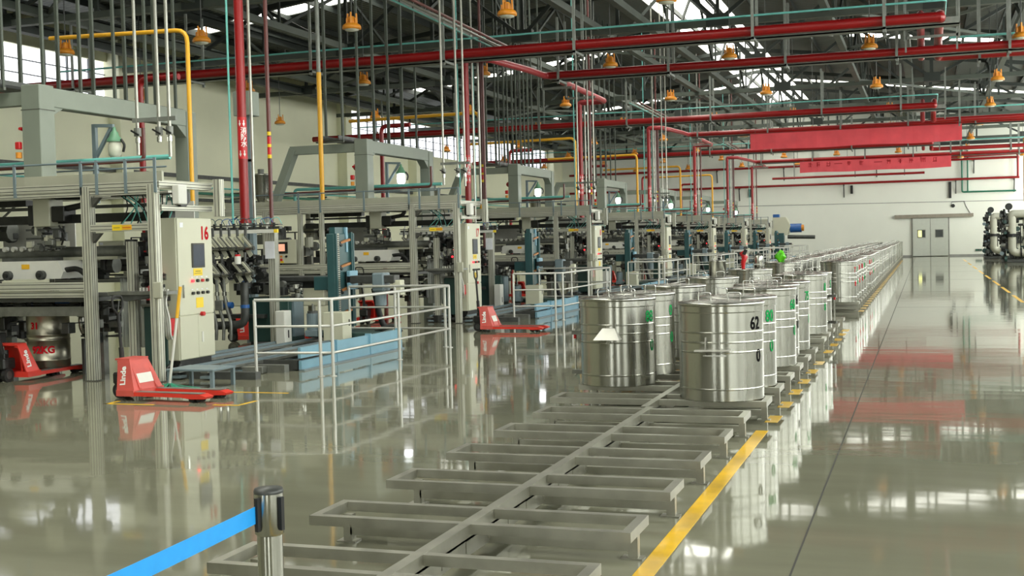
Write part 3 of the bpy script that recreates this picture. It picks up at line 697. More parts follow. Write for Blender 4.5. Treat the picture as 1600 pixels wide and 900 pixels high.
def make_machine():
    Y = Y0
    t = thing('molding_machine', (-10.5, Y, 0), 'x', 'machine', 'aluminium framed molding machines')
    posts = [(-9.80, 0, 0.12, 2.40), (-8.85, 0, 0.11, 2.40), (-11.85, 0, 0.085, 2.36), (-12.35, 0, 0.085, 2.36), (-13.15, 0, 0.12, 2.36), (-10.05, 1.9, 0.09, 2.36), (-11.9, 1.9, 0.09, 2.36), (-13.15, 1.9, 0.12, 2.36), (-8.66, 1.15, 0.10, 2.50)]
    for x, dy, w_, z in posts:
        zb = 0.0 if x in (-9.80, -8.85, -13.15, -10.05) else (2.02 if x > -8.7 else 0.95 if dy < 1.5 and x < -11 else 0.0)
        m = MB(); prof(m, (x, Y+dy, zb), (x, Y+dy, z), w_)
        if zb == 0: m.box(x-0.09, x+0.09, Y+dy-0.07, Y+dy+0.07, 0, 0.012, GROOVE)
        m.build('frame_post', t)
    for (p, q, w_) in [((-14.2, Y, 2.40), (-8.78, Y, 2.40), 0.09), ((-14.2, Y, 2.32), (-8.78, Y, 2.32), 0.07), ((-14.2, Y+1.9, 2.38), (-9.9, Y+1.9, 2.38), 0.09), ((-8.80, Y, 2.40), (-8.80, Y+1.15, 2.40), 0.08), ((-8.80, Y+0.05, 2.12), (-8.80, Y+1.15, 2.12), 0.07), ((-13.15, Y, 2.38), (-13.15, Y+1.9, 2.38), 0.09),
                       ((-9.8, Y, 1.89), (-8.85, Y, 1.89), 0.085), ((-14.2, Y, 1.18), (-9.8, Y, 1.18), 0.10), ((-14.2, Y+0.02, 1.08), (-9.8, Y+0.02, 1.08), 0.08), ((-11.9, Y+1.9, 1.2), (-10.05, Y+1.9, 1.2), 0.07)]:
        m = MB(); prof(m, p, q, w_); m.build('frame_beam', t)
    m = MB(); prof(m, (-9.44, Y+0.36, 0), (-9.44, Y+0.36, 1.72), 0.10); m.build('inner_post', t)
    lb = MB().box(-9.42, -9.28, Y-0.048, Y-0.044, 1.855, 1.925, YELL).box(-9.28, -9.14, Y-0.048, Y-0.044, 1.86, 1.92, YEL).box(-9.27, -9.15, Y-0.0495, Y-0.0475, 1.885, 1.892, REDS).box(-9.40, -9.31, Y-0.0495, Y-0.0475, 1.885, 1.891, GROOVE)
    lb.build('warning_label', t)
    for x, z in ((-9.72, 2.27), (-8.84, 2.27), (-9.72, 1.83), (-8.84, 1.83)):
        sx = 1 if x < -9.2 else -1; MB().prism([(x, z), (x+sx*0.12, z), (x, z-0.12)], 'y', Y-0.03, Y+0.03, GROOVE).build('corner_gusset', t)
    # top deck sheet and rail
    MB().box(-14.2, -8.80, Y+0.12, Y+0.16, 2.44, 2.57, BEIGE2).box(-14.2, -8.80, Y+0.16, Y+1.3, 2.44, 2.46, BEIGE2).build('deck_panel', t)
    r_ = MB()
    for x in (-13.6, -13.0, -12.35, -11.85, -10.85, -9.85, -9.62, -9.2, -8.78): r_.bar((x, Y-0.05, 2.30), (x, Y-0.05, 2.72), 0.035, 0.02, BGREY)
    r_.tube([(-14.2, Y-0.05, 2.70), (-8.78, Y-0.05, 2.70)], 0.012, BGREY, 6); r_.tube([(-14.2, Y+1.9, 2.76), (-9.95, Y+1.9, 2.76)], 0.012, BGREY, 6)
    r_.build('deck_rail', t)
    # linear axis, carriage, gripper
    ax = MB(); ax.box(-12.5, -8.98, Y+0.5, Y+0.64, 1.98, 2.09, DARK).box(-12.5, -9.2, Y+0.52, Y+0.60, 2.16, 2.20, DGREY).box(-12.4, -11.2, Y+0.55, Y+0.7, 2.22, 2.30, DARK)
    ax.tube([(-10.6, Y+0.45, 2.15), (-10.2, Y+0.42, 2.2), (-10.15, Y+0.45, 2.31), (-10.9, Y+0.5, 2.33)], 0.04, DARK, 8, 0.1); ax.build('linear_axis', t)
    ca = MB(); ca.cbox(-10.92, -10.66, Y+0.34, Y+0.62, 1.94, 2.30, 0.01, BEIGE2).cbox(-11.02, -10.93, Y+0.36, Y+0.6, 1.96, 2.22, 0.01, DARK).cbox(-10.65, -10.45, Y+0.36, Y+0.6, 2.0, 2.2, 0.01, DARK)
    cr = ca.build('carriage', t)
    gp = MB(); clutter(gp, -11.1, -10.5, Y+0.35, Y+0.5, 1.62, 1.96, 26, [DARK, DGREY, MGREY, BEIGE2], 0.03, 0.13, 3)
    gp.tube([(-10.55, Y+0.38, 1.95), (-10.45, Y+0.36, 1.82), (-10.52, Y+0.38, 1.7)], 0.012, DARK, 6, 0.05); gp.build('gripper', cr)
    # rollers, platens, injection unit
    ro = MB(); ro.disc((-10.8, Y+0.75, 1.60), 0.075, 2.1, 'x', MGREY, 20)
    for i in range(7): ro.disc((-11.65+i*0.14, Y+0.66, 1.66), 0.035, 0.06, 'y', PANEL, 10)
    ro.box(-11.9, -9.85, Y+0.62, Y+0.9, 1.50, 1.54, BEIGE2); ro.build('roller', t)
    inj = MB(); inj.prism([(-11.5, 1.27), (-10.42, 1.27), (-10.38, 1.36), (-10.46, 1.50), (-11.44, 1.50), (-11.5, 1.44)], 'y', Y+0.22, Y+0.7, PANEL)
    inj.box(-11.4, -10.6, Y+0.3, Y+0.5, 1.50, 1.545, DGREY); iu = inj.build('injection_unit', t)
    for x in (-11.22, -10.70): MB().disc((x, Y+0.19, 1.32), 0.06, 0.07, 'y', DGREY, 18).disc((x, Y+0.15, 1.32), 0.03, 0.05, 'y', DARK, 12).build('clamp_knob', iu)
    MB().box(-11.02, -10.90, Y+0.212, Y+0.219, 1.40, 1.46, YEL).build('unit_label', iu)
    MB().tube([(-10.4, Y+0.3, 1.38), (-10.2, Y+0.28, 1.40), (-10.05, Y+0.26, 1.30), (-10.0, Y+0.25, 1.18)], 0.035, DARK, 8, 0.1).build('drag_hose', t)
    MB().cbox(-10.36, -9.95, Y+0.9, Y+1.2, 1.52, 1.74, 0.01, BEIGE).box(-10.33, -10.28, Y+0.895, Y+0.9, 1.69, 1.72, PAPER).build('valve_cabinet', t)
    MB().box(-12.6, -11.35, Y+1.7, Y+1.72, 1.3, 2.02, PANEL).build('back_panel', t); MB().box(-10.3, -9.4, Y+1.7, Y+1.72, 1.98, 2.26, PANEL).build('back_panel', t)
    # base under the deck
    MB().cbox(-14.3, -12.0, Y+0.3, Y+1.6, 0.35, 1.0, 0.02, BEIGE).box(-13.2, -13.15, Y+0.29, Y+0.3, 0.35, 1.0, GROOVE).box(-12.62, -12.5, Y+0.28, Y+0.3, 0.5, 1.0, DARK).build('clamp_base', t)
    MB().box(-14.2, -9.86, Y+0.05, Y+1.8, 0.98, 1.03, DGREY).box(-12.0, -9.9, Y+0.1, Y+0.2, 0.80, 0.92, MGREY).box(-12.0, -9.9, Y+1.5, Y+1.6, 0.80, 0.92, MGREY).build('lower_deck', t)
    for xa, xb, sd in ((-12.0, -11.42, 11), (-10.58, -9.9, 12)):
        cl = MB(); clutter(cl, xa, xb, Y+0.35, Y+1.2, 0.40, 0.97, 34, [DARK, DARK, DGREY, MGREY, BEIGE2], 0.05, 0.18, sd)
        xm = (xa+xb)/2; cl.box(xm-0.05, xm+0.05, Y+0.72, Y+0.82, 0, 0.55, MGREY); cl.build('hydraulics', t)
    cl = MB(); clutter(cl, -11.9, -9.9, Y+1.0, Y+1.6, 1.22, 1.6, 40, [DARK, DGREY, MGREY, BEIGE2], 0.05, 0.22, 15)
    cl.build('mold_carrier', t)
    cl = MB(); clutter(cl, -14.0, -12.0, Y+0.5, Y+1.4, 1.03, 2.1, 50, [DARK, DGREY, MGREY, MGREY, BEIGE2], 0.06, 0.3, 17); cl.build('clamp_unit', t)
    # operator panel
    op = MB().cbox(-13.05, -12.45, Y-0.02, Y+0.2, 1.26, 1.76, 0.01, BEIGE).build('operator_panel', t)
    MB().box(-12.93, -12.65, Y-0.035, Y-0.02, 1.47, 1.71, DARK).box(-12.88, -12.71, Y-0.039, Y-0.034, 1.52, 1.67, SCREENO).build('touch_screen', op)
    b_ = MB(); b_.disc((-12.92, Y-0.03, 1.41), 0.028, 0.03, 'y', LITR, 12).disc((-12.80, Y-0.03, 1.41), 0.022, 0.03, 'y', ORANGE, 12).disc((-12.68, Y-0.03, 1.41), 0.022, 0.03, 'y', DARK, 12).disc((-12.8, Y-0.03, 1.34), 0.025, 0.03, 'y', REDS, 12).box(-12.83, -12.75, Y-0.024, Y-0.02, 1.275, 1.315, YELL); b_.build('panel_button', op)
    # right bay: curtain, junctions, pump block, hoses
    cu = MB(); vs = []; n = 16
    for i in range(n+1):
        x = -9.70+0.36*i/n; y = Y+0.45+0.03*math.sin(i*1.7)
        vs += [(x, y, 0.38), (x, y, 1.27), (x, y+0.006, 0.38), (x, y+0.006, 1.27)]
    fs = []
    for i in range(n): a = i*4; b2 = a+4; fs += [(a, b2, b2+1, a+1), (a+2, a+3, b2+3, b2+2), (a+1, b2+1, b2+3, a+3), (a, a+2, b2+2, b2)]
    cu.add(vs, fs, CURT, True).box(-9.74, -9.3, Y+0.4, Y+0.52, 1.27, 1.29, MGREY); cu.build('plastic_curtain', t)
    MB().cbox(-9.30, -8.95, Y+0.35, Y+0.9, 0.14, 0.90, 0.015, DTEAL).box(-9.32, -8.93, Y+0.33, Y+0.92, 0.90, 0.93, MGREY).build('pump_block', t)
    jb = MB(); clutter(jb, -9.3, -8.9, Y+0.3, Y+0.7, 0.94, 1.40, 60, [DARK, DARK, DGREY, MGREY], 0.03, 0.12, 21)
    for i in range(8): jb.tube([(-9.28+i*0.05, Y+0.28, 1.0), (-9.28+i*0.05, Y+0.28, 1.14)], 0.012, PANEL, 6)
    jb.disc((-9.06, Y+0.25, 1.33), 0.02, 0.02, 'y', LITR, 8); jb.build('junction_block', t)
    clt = MB(); clutter(clt, -9.65, -8.95, Y+0.5, Y+1.2, 1.42, 1.84, 36, [DARK, DGREY, DGREY, MGREY, TEAL], 0.04, 0.16, 23)
    clt.disc((-9.25, Y+0.6, 1.2), 0.06, 0.75, 'z', SPIPE, 16); clt.disc((-9.25, Y+0.6, 1.18), 0.10, 0.03, 'z', DARK, 16).disc((-9.25, Y+0.6, 1.28), 0.10, 0.03, 'z', DARK, 16); clt.build('lift_cylinder', t)
    for i in range(3):
        x = -8.92+i*0.03
        MB().tube([(x, Y+0.25, 1.12), (x-0.01, Y+0.2, 0.95), (x+0.06, Y+0.18, 0.75), (x+0.05, Y+0.2, 0.55), (x, Y+0.3, 0.5)], 0.014, PANEL, 6, 0.08).build('white_hose', t)
    tr = MB().box(-9.6, -8.75, Y+0.06, Y+0.30, 1.06, 1.10, MGREY); tr.prism([(-9.6, 1.06), (-8.8, 1.06), (-9.35, 0.98)], 'y', Y+0.08, Y+0.28, DGREY)
    tr.cbox(-8.82, -8.70, Y-0.12, Y-0.07, 1.02, 1.22, 0.01, BEIGE2).build('chute_tray', t)
    wr = MB().box(-9.75, -8.85, Y+0.39, Y+0.41, 2.29, 2.31, DARK)
    for i in range(12):
        a = random.uniform(-9.7, -8.9); b2 = a+random.uniform(-0.3, 0.3)
        wr.tube([(a, Y+0.4, 2.3), ((a+b2)/2+0.1, Y+0.4, 2.15), (b2, Y+0.45, 1.95)], 0.008, random.choice([DARK, TPIPE, DARK]), 5, 0.1)
    wr.build('wiring', t)
    wr = MB().box(-14.0, -9.7, Y+0.29, Y+0.31, 0.93, 0.95, DARK)
    for i in range(10):
        a = -14+i*0.42; wr.tube([(a, Y+0.3, 0.95), (a+0.2, Y+0.2, 0.78+0.05*(i % 3)), (a+0.5, Y+0.3, 0.94)], 0.014, DARK, 5, 0.1)
    wr.build('hose_loop', t)
    # horn box above the cabinet
    MB().cbox(-8.72, -8.62, Y+0.2, Y+0.38, 2.16, 2.40, 0.01, PANEL).build('signal_lamp_box', t); hb = MB(); hb.prism([(Y+0.45+0.14*math.cos(PI/8+i*PI/4), 2.25+0.12*math.sin(PI/8+i*PI/4)) for i in range(8)], 'x', -8.8, -8.72, DARK)
    hb.build('signal_box', t)
    ft = MB(); clutter(ft, -9.6, -8.8, Y+0.25, Y+0.9, 0.0, 0.14, 16, [DARK, DGREY, MGREY], 0.05, 0.2, 31); ft.build('floor_fitting', t)
    return t
mach0 = make_machine()
def mlabel(k): return 'aluminium framed molding machine with black linear axis, standing beside %s' % bay_name(k)
mach0['label'] = mlabel(0)

def make_cabinet():
    x0, x1, y0, y1 = -9.02, -8.775, Y0+0.36, Y0+1.14
    t = thing('control_cabinet', (-8.87, Y0+0.75, 0), 'x', 'cabinet', 'beige control cabinets')
    MB().cbox(x0, x1-0.02, y0, y1, 0.22, 2.0, 0.008, BEIGE).box(x0+0.02, x1-0.04, y0+0.04, y1-0.04, 0.0, 0.22, DARK).build('cabinet_body', t)
    d = MB().cbox(x1-0.02, x1, y0+0.008, y1-0.008, 0.78, 1.995, 0.004, BEIGE).build('upper_door', t)
    MB().box(x1, x1+0.012, y0+0.07, y0+0.10, 1.0, 1.16, CHROME).build('door_handle', d)
    e = MB().cbox(x1-0.02, x1, y0+0.008, y0+0.40, 0.23, 0.77, 0.004, BEIGE).cbox(x1-0.02, x1, y0+0.403, y1-0.008, 0.23, 0.77, 0.004, BEIGE).build('lower_door', t)
    MB().box(x1, x1+0.012, y0+0.47, y0+0.50, 0.42, 0.55, PANEL).build('door_handle', e)
    MB().cbox(x1, x1+0.015, y0+0.30, y0+0.58, 1.37, 1.68, 0.004, GROOVE).box(x1+0.015, x1+0.018, y0+0.32, y0+0.56, 1.39, 1.66, SCREEN).build('touch_screen', d)
    m = MB().box(x1, x1+0.003, y0+0.33, y0+0.53, 1.27, 1.36, YELL); MB().box(x1, x1+0.003, y0+0.37, y0+0.53, 0.86, 0.99, YELL).build('warning_label', d)
    m.box(x1+0.003, x1+0.004, y0+0.37, y0+0.49, 1.32, 1.328, GROOVE).box(x1+0.003, x1+0.004, y0+0.35, y0+0.51, 1.295, 1.301, GROOVE); m.build('warning_label', d)
    for i, (a, c_) in enumerate(((LITR, 0), (DARK, 1), (REDS, 2), (DARK, 3))): MB().disc((x1+0.015, y0+0.29+0.11*c_, 1.205), 0.02, 0.03, 'x', a, 12).build('push_button', d)
    for c_ in range(4): MB().disc((x1+0.015, y0+0.29+0.11*c_, 1.05), 0.02, 0.035, 'x', DARK, 12).build('push_button', d)
    MB().disc((x1+0.02, y0+0.48, 0.70+0.08), 0.028, 0.05, 'x', REDS, 14).build('stop_button', d)
    tg = MB()
    for r_ in (1.245, 1.09):
        for c_ in range(4): tg.box(x1, x1+0.003, y0+0.27+0.11*c_, y0+0.31+0.11*c_, r_, r_+0.012, PAPER)
    tg.box(x1, x1+0.003, y0+0.06, y0+0.13, 1.88, 1.94, PAPER); tg.build('name_plate', d)
    MB().cbox(x0+0.10, x0+0.20, y0-0.08, y0, 0.56, 0.62, 0.01, REDS).disc((x0+0.15, y0-0.06, 0.68), 0.055, 0.15, 'z', REDS, 14).disc((x0+0.15, y0-0.06, 0.58), 0.04, 0.08, 'z', REDS, 14).build('socket_plug', t)
    MB().tube([(x0+0.1, y0+0.02, 0.2), (x0+0.05, y0-0.12, 0.08), (x0+0.12, y0-0.2, 0.02), (x0+0.22, y0-0.1, 0.02), (x0+0.2, y0+0.05, 0.18)], 0.014, DGREY, 6, 0.08).build('floor_cable', t)
    return t
cab0 = make_cabinet()
def cab_number(t, s_):
    o = t.location; m = MB(); text_on(m, s_, 0.23, (-8.7745+0.002, o.y+0.21, 1.80), (0, 1, 0), (0, 0, 1), REDN, 0.008, 0.85)
    m.build('cabinet_number', t, tuple(o))

def make_valves():
    Y = Y0+4.06
    t = thing('valve_manifold', (-10.6, Y, 0), 'x', 'valve rack', 'valve racks beside the cabinets')
    MB().box(-11.9, -9.52, Y-0.02, Y+0.02, 1.83, 1.885, PANEL).build('header_rail', t)
    MB().box(-9.52, -9.46, Y-0.022, Y+0.022, 1.83, 1.885, YELL).build('yellow_end', t)
    b_ = MB().box(-11.9, -9.46, Y+0.05, Y+0.14, 1.89, 1.93, DGREY).box(-11.9, -9.46, Y+0.02, Y+0.16, 1.95, 1.965, DGREY)
    for i in range(20): b_.disc((-11.8+i*0.118, Y+0.06, 1.945), 0.022, 0.09, 'z', DARK if i % 3 else PANEL, 8)
    b_.build('air_rack', t)
    h = MB(); rg = random.Random(5)
    for i in range(16):
        x = -11.8+i*0.145; h.tube([(x, Y+0.08, 1.96), (x+rg.uniform(-0.05, 0.05), Y+0.06, 2.04), (x+0.12, Y+0.1, 2.08), (x+0.18, Y+0.1, 1.97)], 0.006, rg.choice([TPIPE, TEAL, BLUEB]), 5, 0.05)
    h.build('air_hose', t)
    for x in (-11.7, -9.64):
        m = MB(); prof(m, (x, Y+0.16, 0), (x, Y+0.16, 1.9), 0.12); m.build('stand_post', t)
    def lever(x, z, y):
        m = MB()
        m.bar((x-0.08, y, z+0.14), (x+0.075, y-0.02, z-0.02), 0.07, 0.02, MGREY, (0, 1, 0)); m.bar((x-0.08, y-0.03, z+0.145), (x+0.07, y-0.05, z-0.01), 0.03, 0.025, BEIGE2, (0, 1, 0))
        m.tube([(x-0.01, y-0.05, z-0.035), (x+0.12, y-0.05, z-0.03)], 0.028, CHROME, 10); m.disc((x+0.12, y-0.05, z-0.03), 0.034, 0.02, 'x', DGREY, 10)
        m.bar((x-0.02, y, z-0.04), (x+0.07, y-0.04, z-0.15), 0.07, 0.018, BEIGE2, (0, 1, 0)); m.bar((x-0.1, y+0.03, z-0.04), (x-0.02, y+0.02, z-0.15), 0.08, 0.03, DARK, (0, 1, 0))
        m.tube([(x-0.06, y+0.03, z+0.16), (x-0.06, y+0.03, z+0.3)], 0.022, DGREY, 8)
        m.build('valve_lever', t)
    for i in range(13): lever(-11.72+i*0.147, 1.63, Y-0.05)
    for i in range(10): lever(-11.7+i*0.15, 1.22, Y-0.12)
    for i in range(2): lever(-10.05+i*0.16, 1.24, Y-0.2)
    c = MB(); clutter(c, -11.8, -9.7, Y-0.05, Y+0.25, 1.06, 1.5, 90, [DARK, DARK, DGREY, MGREY], 0.04, 0.14, 41); c.build('manifold_block', t)
    m = MB().disc((-10.03, Y-0.25, 1.42), 0.05, 0.12, 'z', PANEL, 14).disc((-10.03, Y-0.25, 1.49), 0.04, 0.04, 'z', REDS, 14); m.build('red_cap_bottle', t)
    for i in range(6):
        x = -11.0+i*0.13
        m = MB().tube([(x, Y-0.15, 1.12), (x, Y-0.15, 0.86), (x+0.05, Y-0.17, 0.66), (x+0.14, Y-0.2, 0.45), (x+0.12, Y-0.2, 0.18)], 0.026, MGREY, 8, 0.15); m.disc((x, Y-0.15, 0.9), 0.034, 0.06, 'z', CHROME, 10).build('flexible_hose', t)
    m = MB().tube([(-10.02, Y-0.1, 1.1), (-10.02, Y-0.1, 0.42), (-10.9, Y-0.1, 0.38)], 0.065, DGREY, 14, 0.15).disc((-10.02, Y-0.1, 1.1), 0.075, 0.04, 'z', BLUEB, 14).disc((-10.02, Y-0.1, 0.70), 0.072, 0.05, 'z', BLUEB, 14)
    m.disc((-10.3, Y-0.12, 0.72), 0.05, 0.14, 'x', BLUEB, 12).cbox(-10.5, -10.36, Y-0.2, Y-0.06, 0.64, 0.80, 0.01, MGREY); m.build('feed_pipe', t)
    MB().box(-11.6, -9.8, Y+0.1, Y+0.3, 0.5, 0.56, DGREY).build('stand_bar', t)
    MB().box(-9.745, -9.58, Y+0.085, Y+0.095, 1.43, 1.70, PAPER).build('paper_sheet', t)
    return t
valv0 = make_valves()

def make_lift():
    Y = Y0+4.7; yc0, yc1 = Y+0.02, Y+0.66
    t = thing('robot_lift_column', (-8.9, Y+0.4, 0), 'x', 'lift column', 'teal lift columns on the floor tracks')
    c = MB().cbox(-8.98, -8.84, yc0, yc1, 0.22, 1.80, 0.012, TEAL).box(-8.96, -8.86, yc0+0.08, yc0+0.46, 1.80, 1.90, TEAL); c.box(-8.84, -8.80, yc0, yc0+0.04, 0.3, 1.8, TEAL).box(-8.84, -8.80, yc1-0.10, yc1-0.06, 0.3, 1.82, TEAL); c.box(-8.84, -8.79, yc1-0.06, yc1-0.02, 0.3, 1.8, TEAL).box(-8.86, -8.825, yc0+0.40, yc0+0.46, 1.5, 1.9, SKYB).build('column', t)
    k = MB().box(-8.86, -8.82, yc0+0.06, yc0+0.14, 0.3, 1.8, BEIGE2)
    for i in range(44): k.box(-8.82, -8.812, yc0+0.08, yc0+0.14, 0.32+i*0.0335, 0.335+i*0.0335, DGREY)
    k.build('gear_rack', t)
    for z in (1.68, 1.30, 0.92, 0.55):
        MB().bar((-8.84, yc0+0.20, z-0.03), (-8.80, yc0+0.46, z+0.02), 0.05, 0.035, mat('rusty orange bracket', (170, 112, 60), 0.55, 0.2, 0.2), (0, 0, 1)).bar((-8.84, yc0+0.18, z-0.03), (-8.82, yc0+0.22, z-0.08), 0.04, 0.03, DARK).build('stop_bracket', t)
    ar = MB().cbox(-10.45, -8.98, yc0+0.3, yc0+0.5, 1.03, 1.13, 0.02, DGREY).cbox(-9.3, -8.98, yc0+0.15, yc0+0.6, 0.9, 1.12, 0.01, TEAL).cbox(-8.80, -7.95, yc0+0.30, yc0+0.5, 1.00, 1.12, 0.01, DGREY); ar.box(-9.9, -9.2, yc0+0.35, yc0+0.5, 0.93, 1.03, DARK).build('cross_arm', t)
    MB().cbox(-8.79, -8.72, yc0+0.30, yc0+0.58, 0.90, 1.20, 0.01, SKYB).build('arm_bracket', t)
    gm = MB().cbox(-8.33, -8.13, yc0+0.26, yc0+0.54, 0.86, 1.16, 0.02, BGREY).disc((-8.23, yc0+0.38, 0.76), 0.09, 0.24, 'z', BGREY, 18).disc((-8.23, yc0+0.38, 0.63), 0.07, 0.05, 'z', DGREY, 16); gm.build('gear_motor', t)
    MB().cbox(-7.99, -7.86, yc0+0.32, yc0+0.48, 0.80, 1.04, 0.01, BEIGE).build('limit_box', t)
    MB().cbox(-9.3, -8.2, yc0-0.1, yc1+0.1, 0.16, 0.24, 0.01, DTEAL).build('carriage_base', t)
    eb = MB().cbox(-8.84, -8.50, yc0-0.45, yc0-0.15, 0.14, 0.58, 0.008, BEIGE).box(-8.84, -8.50, yc0-0.45, yc0-0.15, 0.10, 0.14, TEAL).box(-8.50, -8.495, yc0-0.25, yc0-0.22, 0.36, 0.46, DARK).build('electric_box', t)
    cc = MB().tube([(-8.5, yc0+0.7, 0.9), (-8.42, yc0+0.7, 0.5), (-8.38, yc0+0.75, 0.3), (-8.3, yc0+0.8, 0.2)], 0.05, RUBBER, 8, 0.1).tube([(-8.3, yc0+0.3, 0.24), (-7.95, yc0+0.3, 0.33), (-7.86, yc0+0.3, 0.22)], 0.04, DGREY, 8, 0.1); cc.build('cable_chain', t)
    mo = MB().disc((-9.08, yc0-0.32, 0.42), 0.10, 0.28, 'z', BGREY, 18).disc((-9.08, yc0-0.32, 0.57), 0.085, 0.05, 'z', DGREY, 18).cbox(-9.18, -8.97, yc0-0.42, yc0-0.22, 0.2, 0.3, 0.01, BGREY).disc((-9.08, yc0-0.32, 0.64), 0.015, 0.14, 'z', MGREY, 8); mo.build('drive_motor', t)
    return t
lift0 = make_lift()
def make_green_unit():
    t = thing('hydraulic_power_unit', (-9.75, Y0+4.45, 0), 'x', 'hydraulic unit', 'green hydraulic units behind the rails'); Y = Y0+4.25
    MB().cbox(-10.15, -9.42, Y, Y+0.5, 0.12, 0.82, 0.012, DTEAL).box(-9.42, -9.38, Y+0.1, Y+0.4, 0.2, 0.78, BGREY).build('tank', t)
    m = MB(); clutter(m, -10.4, -9.5, Y, Y+0.4, 0.84, 1.06, 36, [DARK, DARK, DGREY, MGREY], 0.04, 0.14, 51); m.box(-10.5, -9.3, Y+0.2, Y+0.26, 1.0, 1.04, DARK).build('pump_head', t)
    m = MB(); clutter(m, -9.42, -9.2, Y-0.05, Y+0.15, 0.78, 1.04, 14, [CHROME, MGREY, SPIPE], 0.04, 0.09, 53); m.build('filter', t)
    for x in (-10.1, -9.48): MB().box(x-0.04, x+0.04, Y+0.05, Y+0.45, 0, 0.12, DARK).build('foot', t)
    MB().cbox(-9.52, -9.36, Y-0.25, Y-0.03, 0.0, 0.62, 0.008, PANEL).box(-9.362, -9.355, Y-0.15, Y-0.12, 0.2, 0.32, DARK).build('terminal_box', t)
    return t
unit0 = make_green_unit()
def make_track():
    t = thing('floor_track', (-8.6, Y0+2.5, 0), 'x', 'track', 'blue sided floor tracks')
    ya, yb = Y0+1.35, Y0+4.55
    for x in (-9.55, -9.25, -8.75, -8.35):
        MB().box(x-0.05, x+0.05, Y0+0.2, yb+0.4, 0.09, 0.12, MGREY).box(x-0.02, x+0.02, Y0+0.2, yb+0.4, 0.12, 0.15, BGREY).box(x-0.06, x+0.06, Y0+0.2, yb+0.4, 0.02, 0.05, BGREY).build('rail', t)
    m = MB(); n = 5
    for i in range(n): y = Y0+0.4+(yb-Y0-0.3)*i/(n-1); m.box(-9.7, -7.72, y-0.06, y+0.06, 0, 0.09, DGREY)
    m.build('sleeper', t)
    s_ = MB().box(-7.70, -7.64, ya, yb, 0.02, 0.13, SKYB).box(-7.75, -7.60, ya, yb, 0, 0.02, BGREY)
    s_.build('side_rail', t)
    for i in range(3): MB().box(-7.70, -7.66, ya+0.02+i*1.06, ya+1.02+i*1.06, 0.16, 0.30, SKYB).box(-7.72, -7.63, ya+1.0+i*1.06, ya+1.04+i*1.06, 0.02, 0.32, SKYB).build('side_panel', t)
    MB().box(-9.0, -7.75, ya-0.25, ya-0.13, 0, 0.10, MGREY).box(-8.2, -7.68, ya, ya+0.05, 0.0, 0.14, DGREY).build('end_stop', t)
    return t
track0 = make_track()
def make_rail():
    t = thing('guard_rail', (-7.4, Y0+2.8, 0), 'x', 'guard rail', 'tubular guard rails around the lift tracks')
    P = [(-7.93, Y0+0.72), (-7.07, Y0+0.80), (-6.92, Y0+0.83), (-6.94, Y0+2.88), (-6.94, Y0+4.78), (-7.05, Y0+4.88), (-7.9, Y0+4.9), (-8.7, Y0+4.92)]
    for x, y in P:
        MB().tube([(x, y, 0), (x, y, 0.95)], 0.021, RAILM, 10).disc((x, y, 0.004), 0.045, 0.008, 'z', RAILM, 12).build('rail_post', t)
    for z in (0.95, 0.62, 0.29):
        MB().tube([(x, y, z) for x, y in P], 0.021 if z > 0.9 else 0.016, RAILM, 8).build('hand_rail', t)
    return t
rail0 = make_rail()
def make_portal():
    t = thing('crane_portal', (-11.3, Y0+2.6, 0), 'x', 'portal frame', 'grey green portal frames')
    MB().cbox(-11.47, -11.17, Y0+0.85, Y0+1.15, 2.47, 3.86, 0.01, PGREY).box(-11.55, -11.1, Y0+0.78, Y0+1.22, 2.462, 2.49, PGREY).box(-11.475, -11.165, Y0+0.845, Y0+1.155, 3.52, 3.53, GROOVE).build('near_post', t)
    MB().cbox(-11.45, -11.2, Y0+4.35, Y0+4.6, 0, 3.82, 0.01, PGREY).box(-11.52, -11.13, Y0+4.28, Y0+4.68, 0, 0.03, PGREY).build('far_post', t)
    MB().cbox(-11.43, -11.22, Y0+1.15, Y0+4.35, 3.58, 3.84, 0.01, PGREY).prism([(Y0+1.15, 3.58), (Y0+1.4, 3.58), (Y0+1.15, 3.45)], 'x', -11.42, -11.23, PGREY).prism([(Y0+4.35, 3.58), (Y0+4.1, 3.58), (Y0+4.35, 3.4)], 'x', -11.42, -11.23, PGREY).build('cross_beam', t)
    MB().box(-13.05, -11.47, Y0+0.92, Y0+1.08, 3.60, 3.78, PGREY).build('side_beam', t)
    MB().bar((-12.98, Y0+1.0, 3.72), (-13.5, Y0+1.0, 2.55), 0.16, 0.2, PGREY, (0, 1, 0)).build('side_brace', t)
    return t
port0 = make_portal()
def make_mast():
    Y = Y0+2.2
    t = thing('wall_lamp_mast', (-11.3, Y, 2.46), 'x', 'lamp', 'caged lamps on short masts')
    MB().box(-11.37, -11.31, Y-0.03, Y+0.03, 2.30, 3.44, BGREY).build('mast', t)
    MB().bar((-11.34, Y, 3.42), (-11.0, Y-0.02, 3.40), 0.045, 0.045, BGREY).bar((-11.32, Y, 2.98), (-11.05, Y, 3.38), 0.045, 0.045, BGREY).build('bracket_arm', t)
    lm = MB().lathe([(0.02, 0.16), (0.03, 0.10), (0.05, 0.09), (0.07, 0.03), (0.11, -0.02), (0.11, -0.05)], mat('green lamp hood', (96, 142, 112), 0.4), (-10.99, Y-0.02, 3.22), 24).build('lamp_hood', t)
    MB().tube([(-10.88, Y-0.02, 3.2), (-10.82, Y-0.02, 3.12), (-10.85, Y-0.02, 3.02)], 0.02, DARK, 6, 0.04).build('lamp_cable', t)
    return t
mast0 = make_mast()
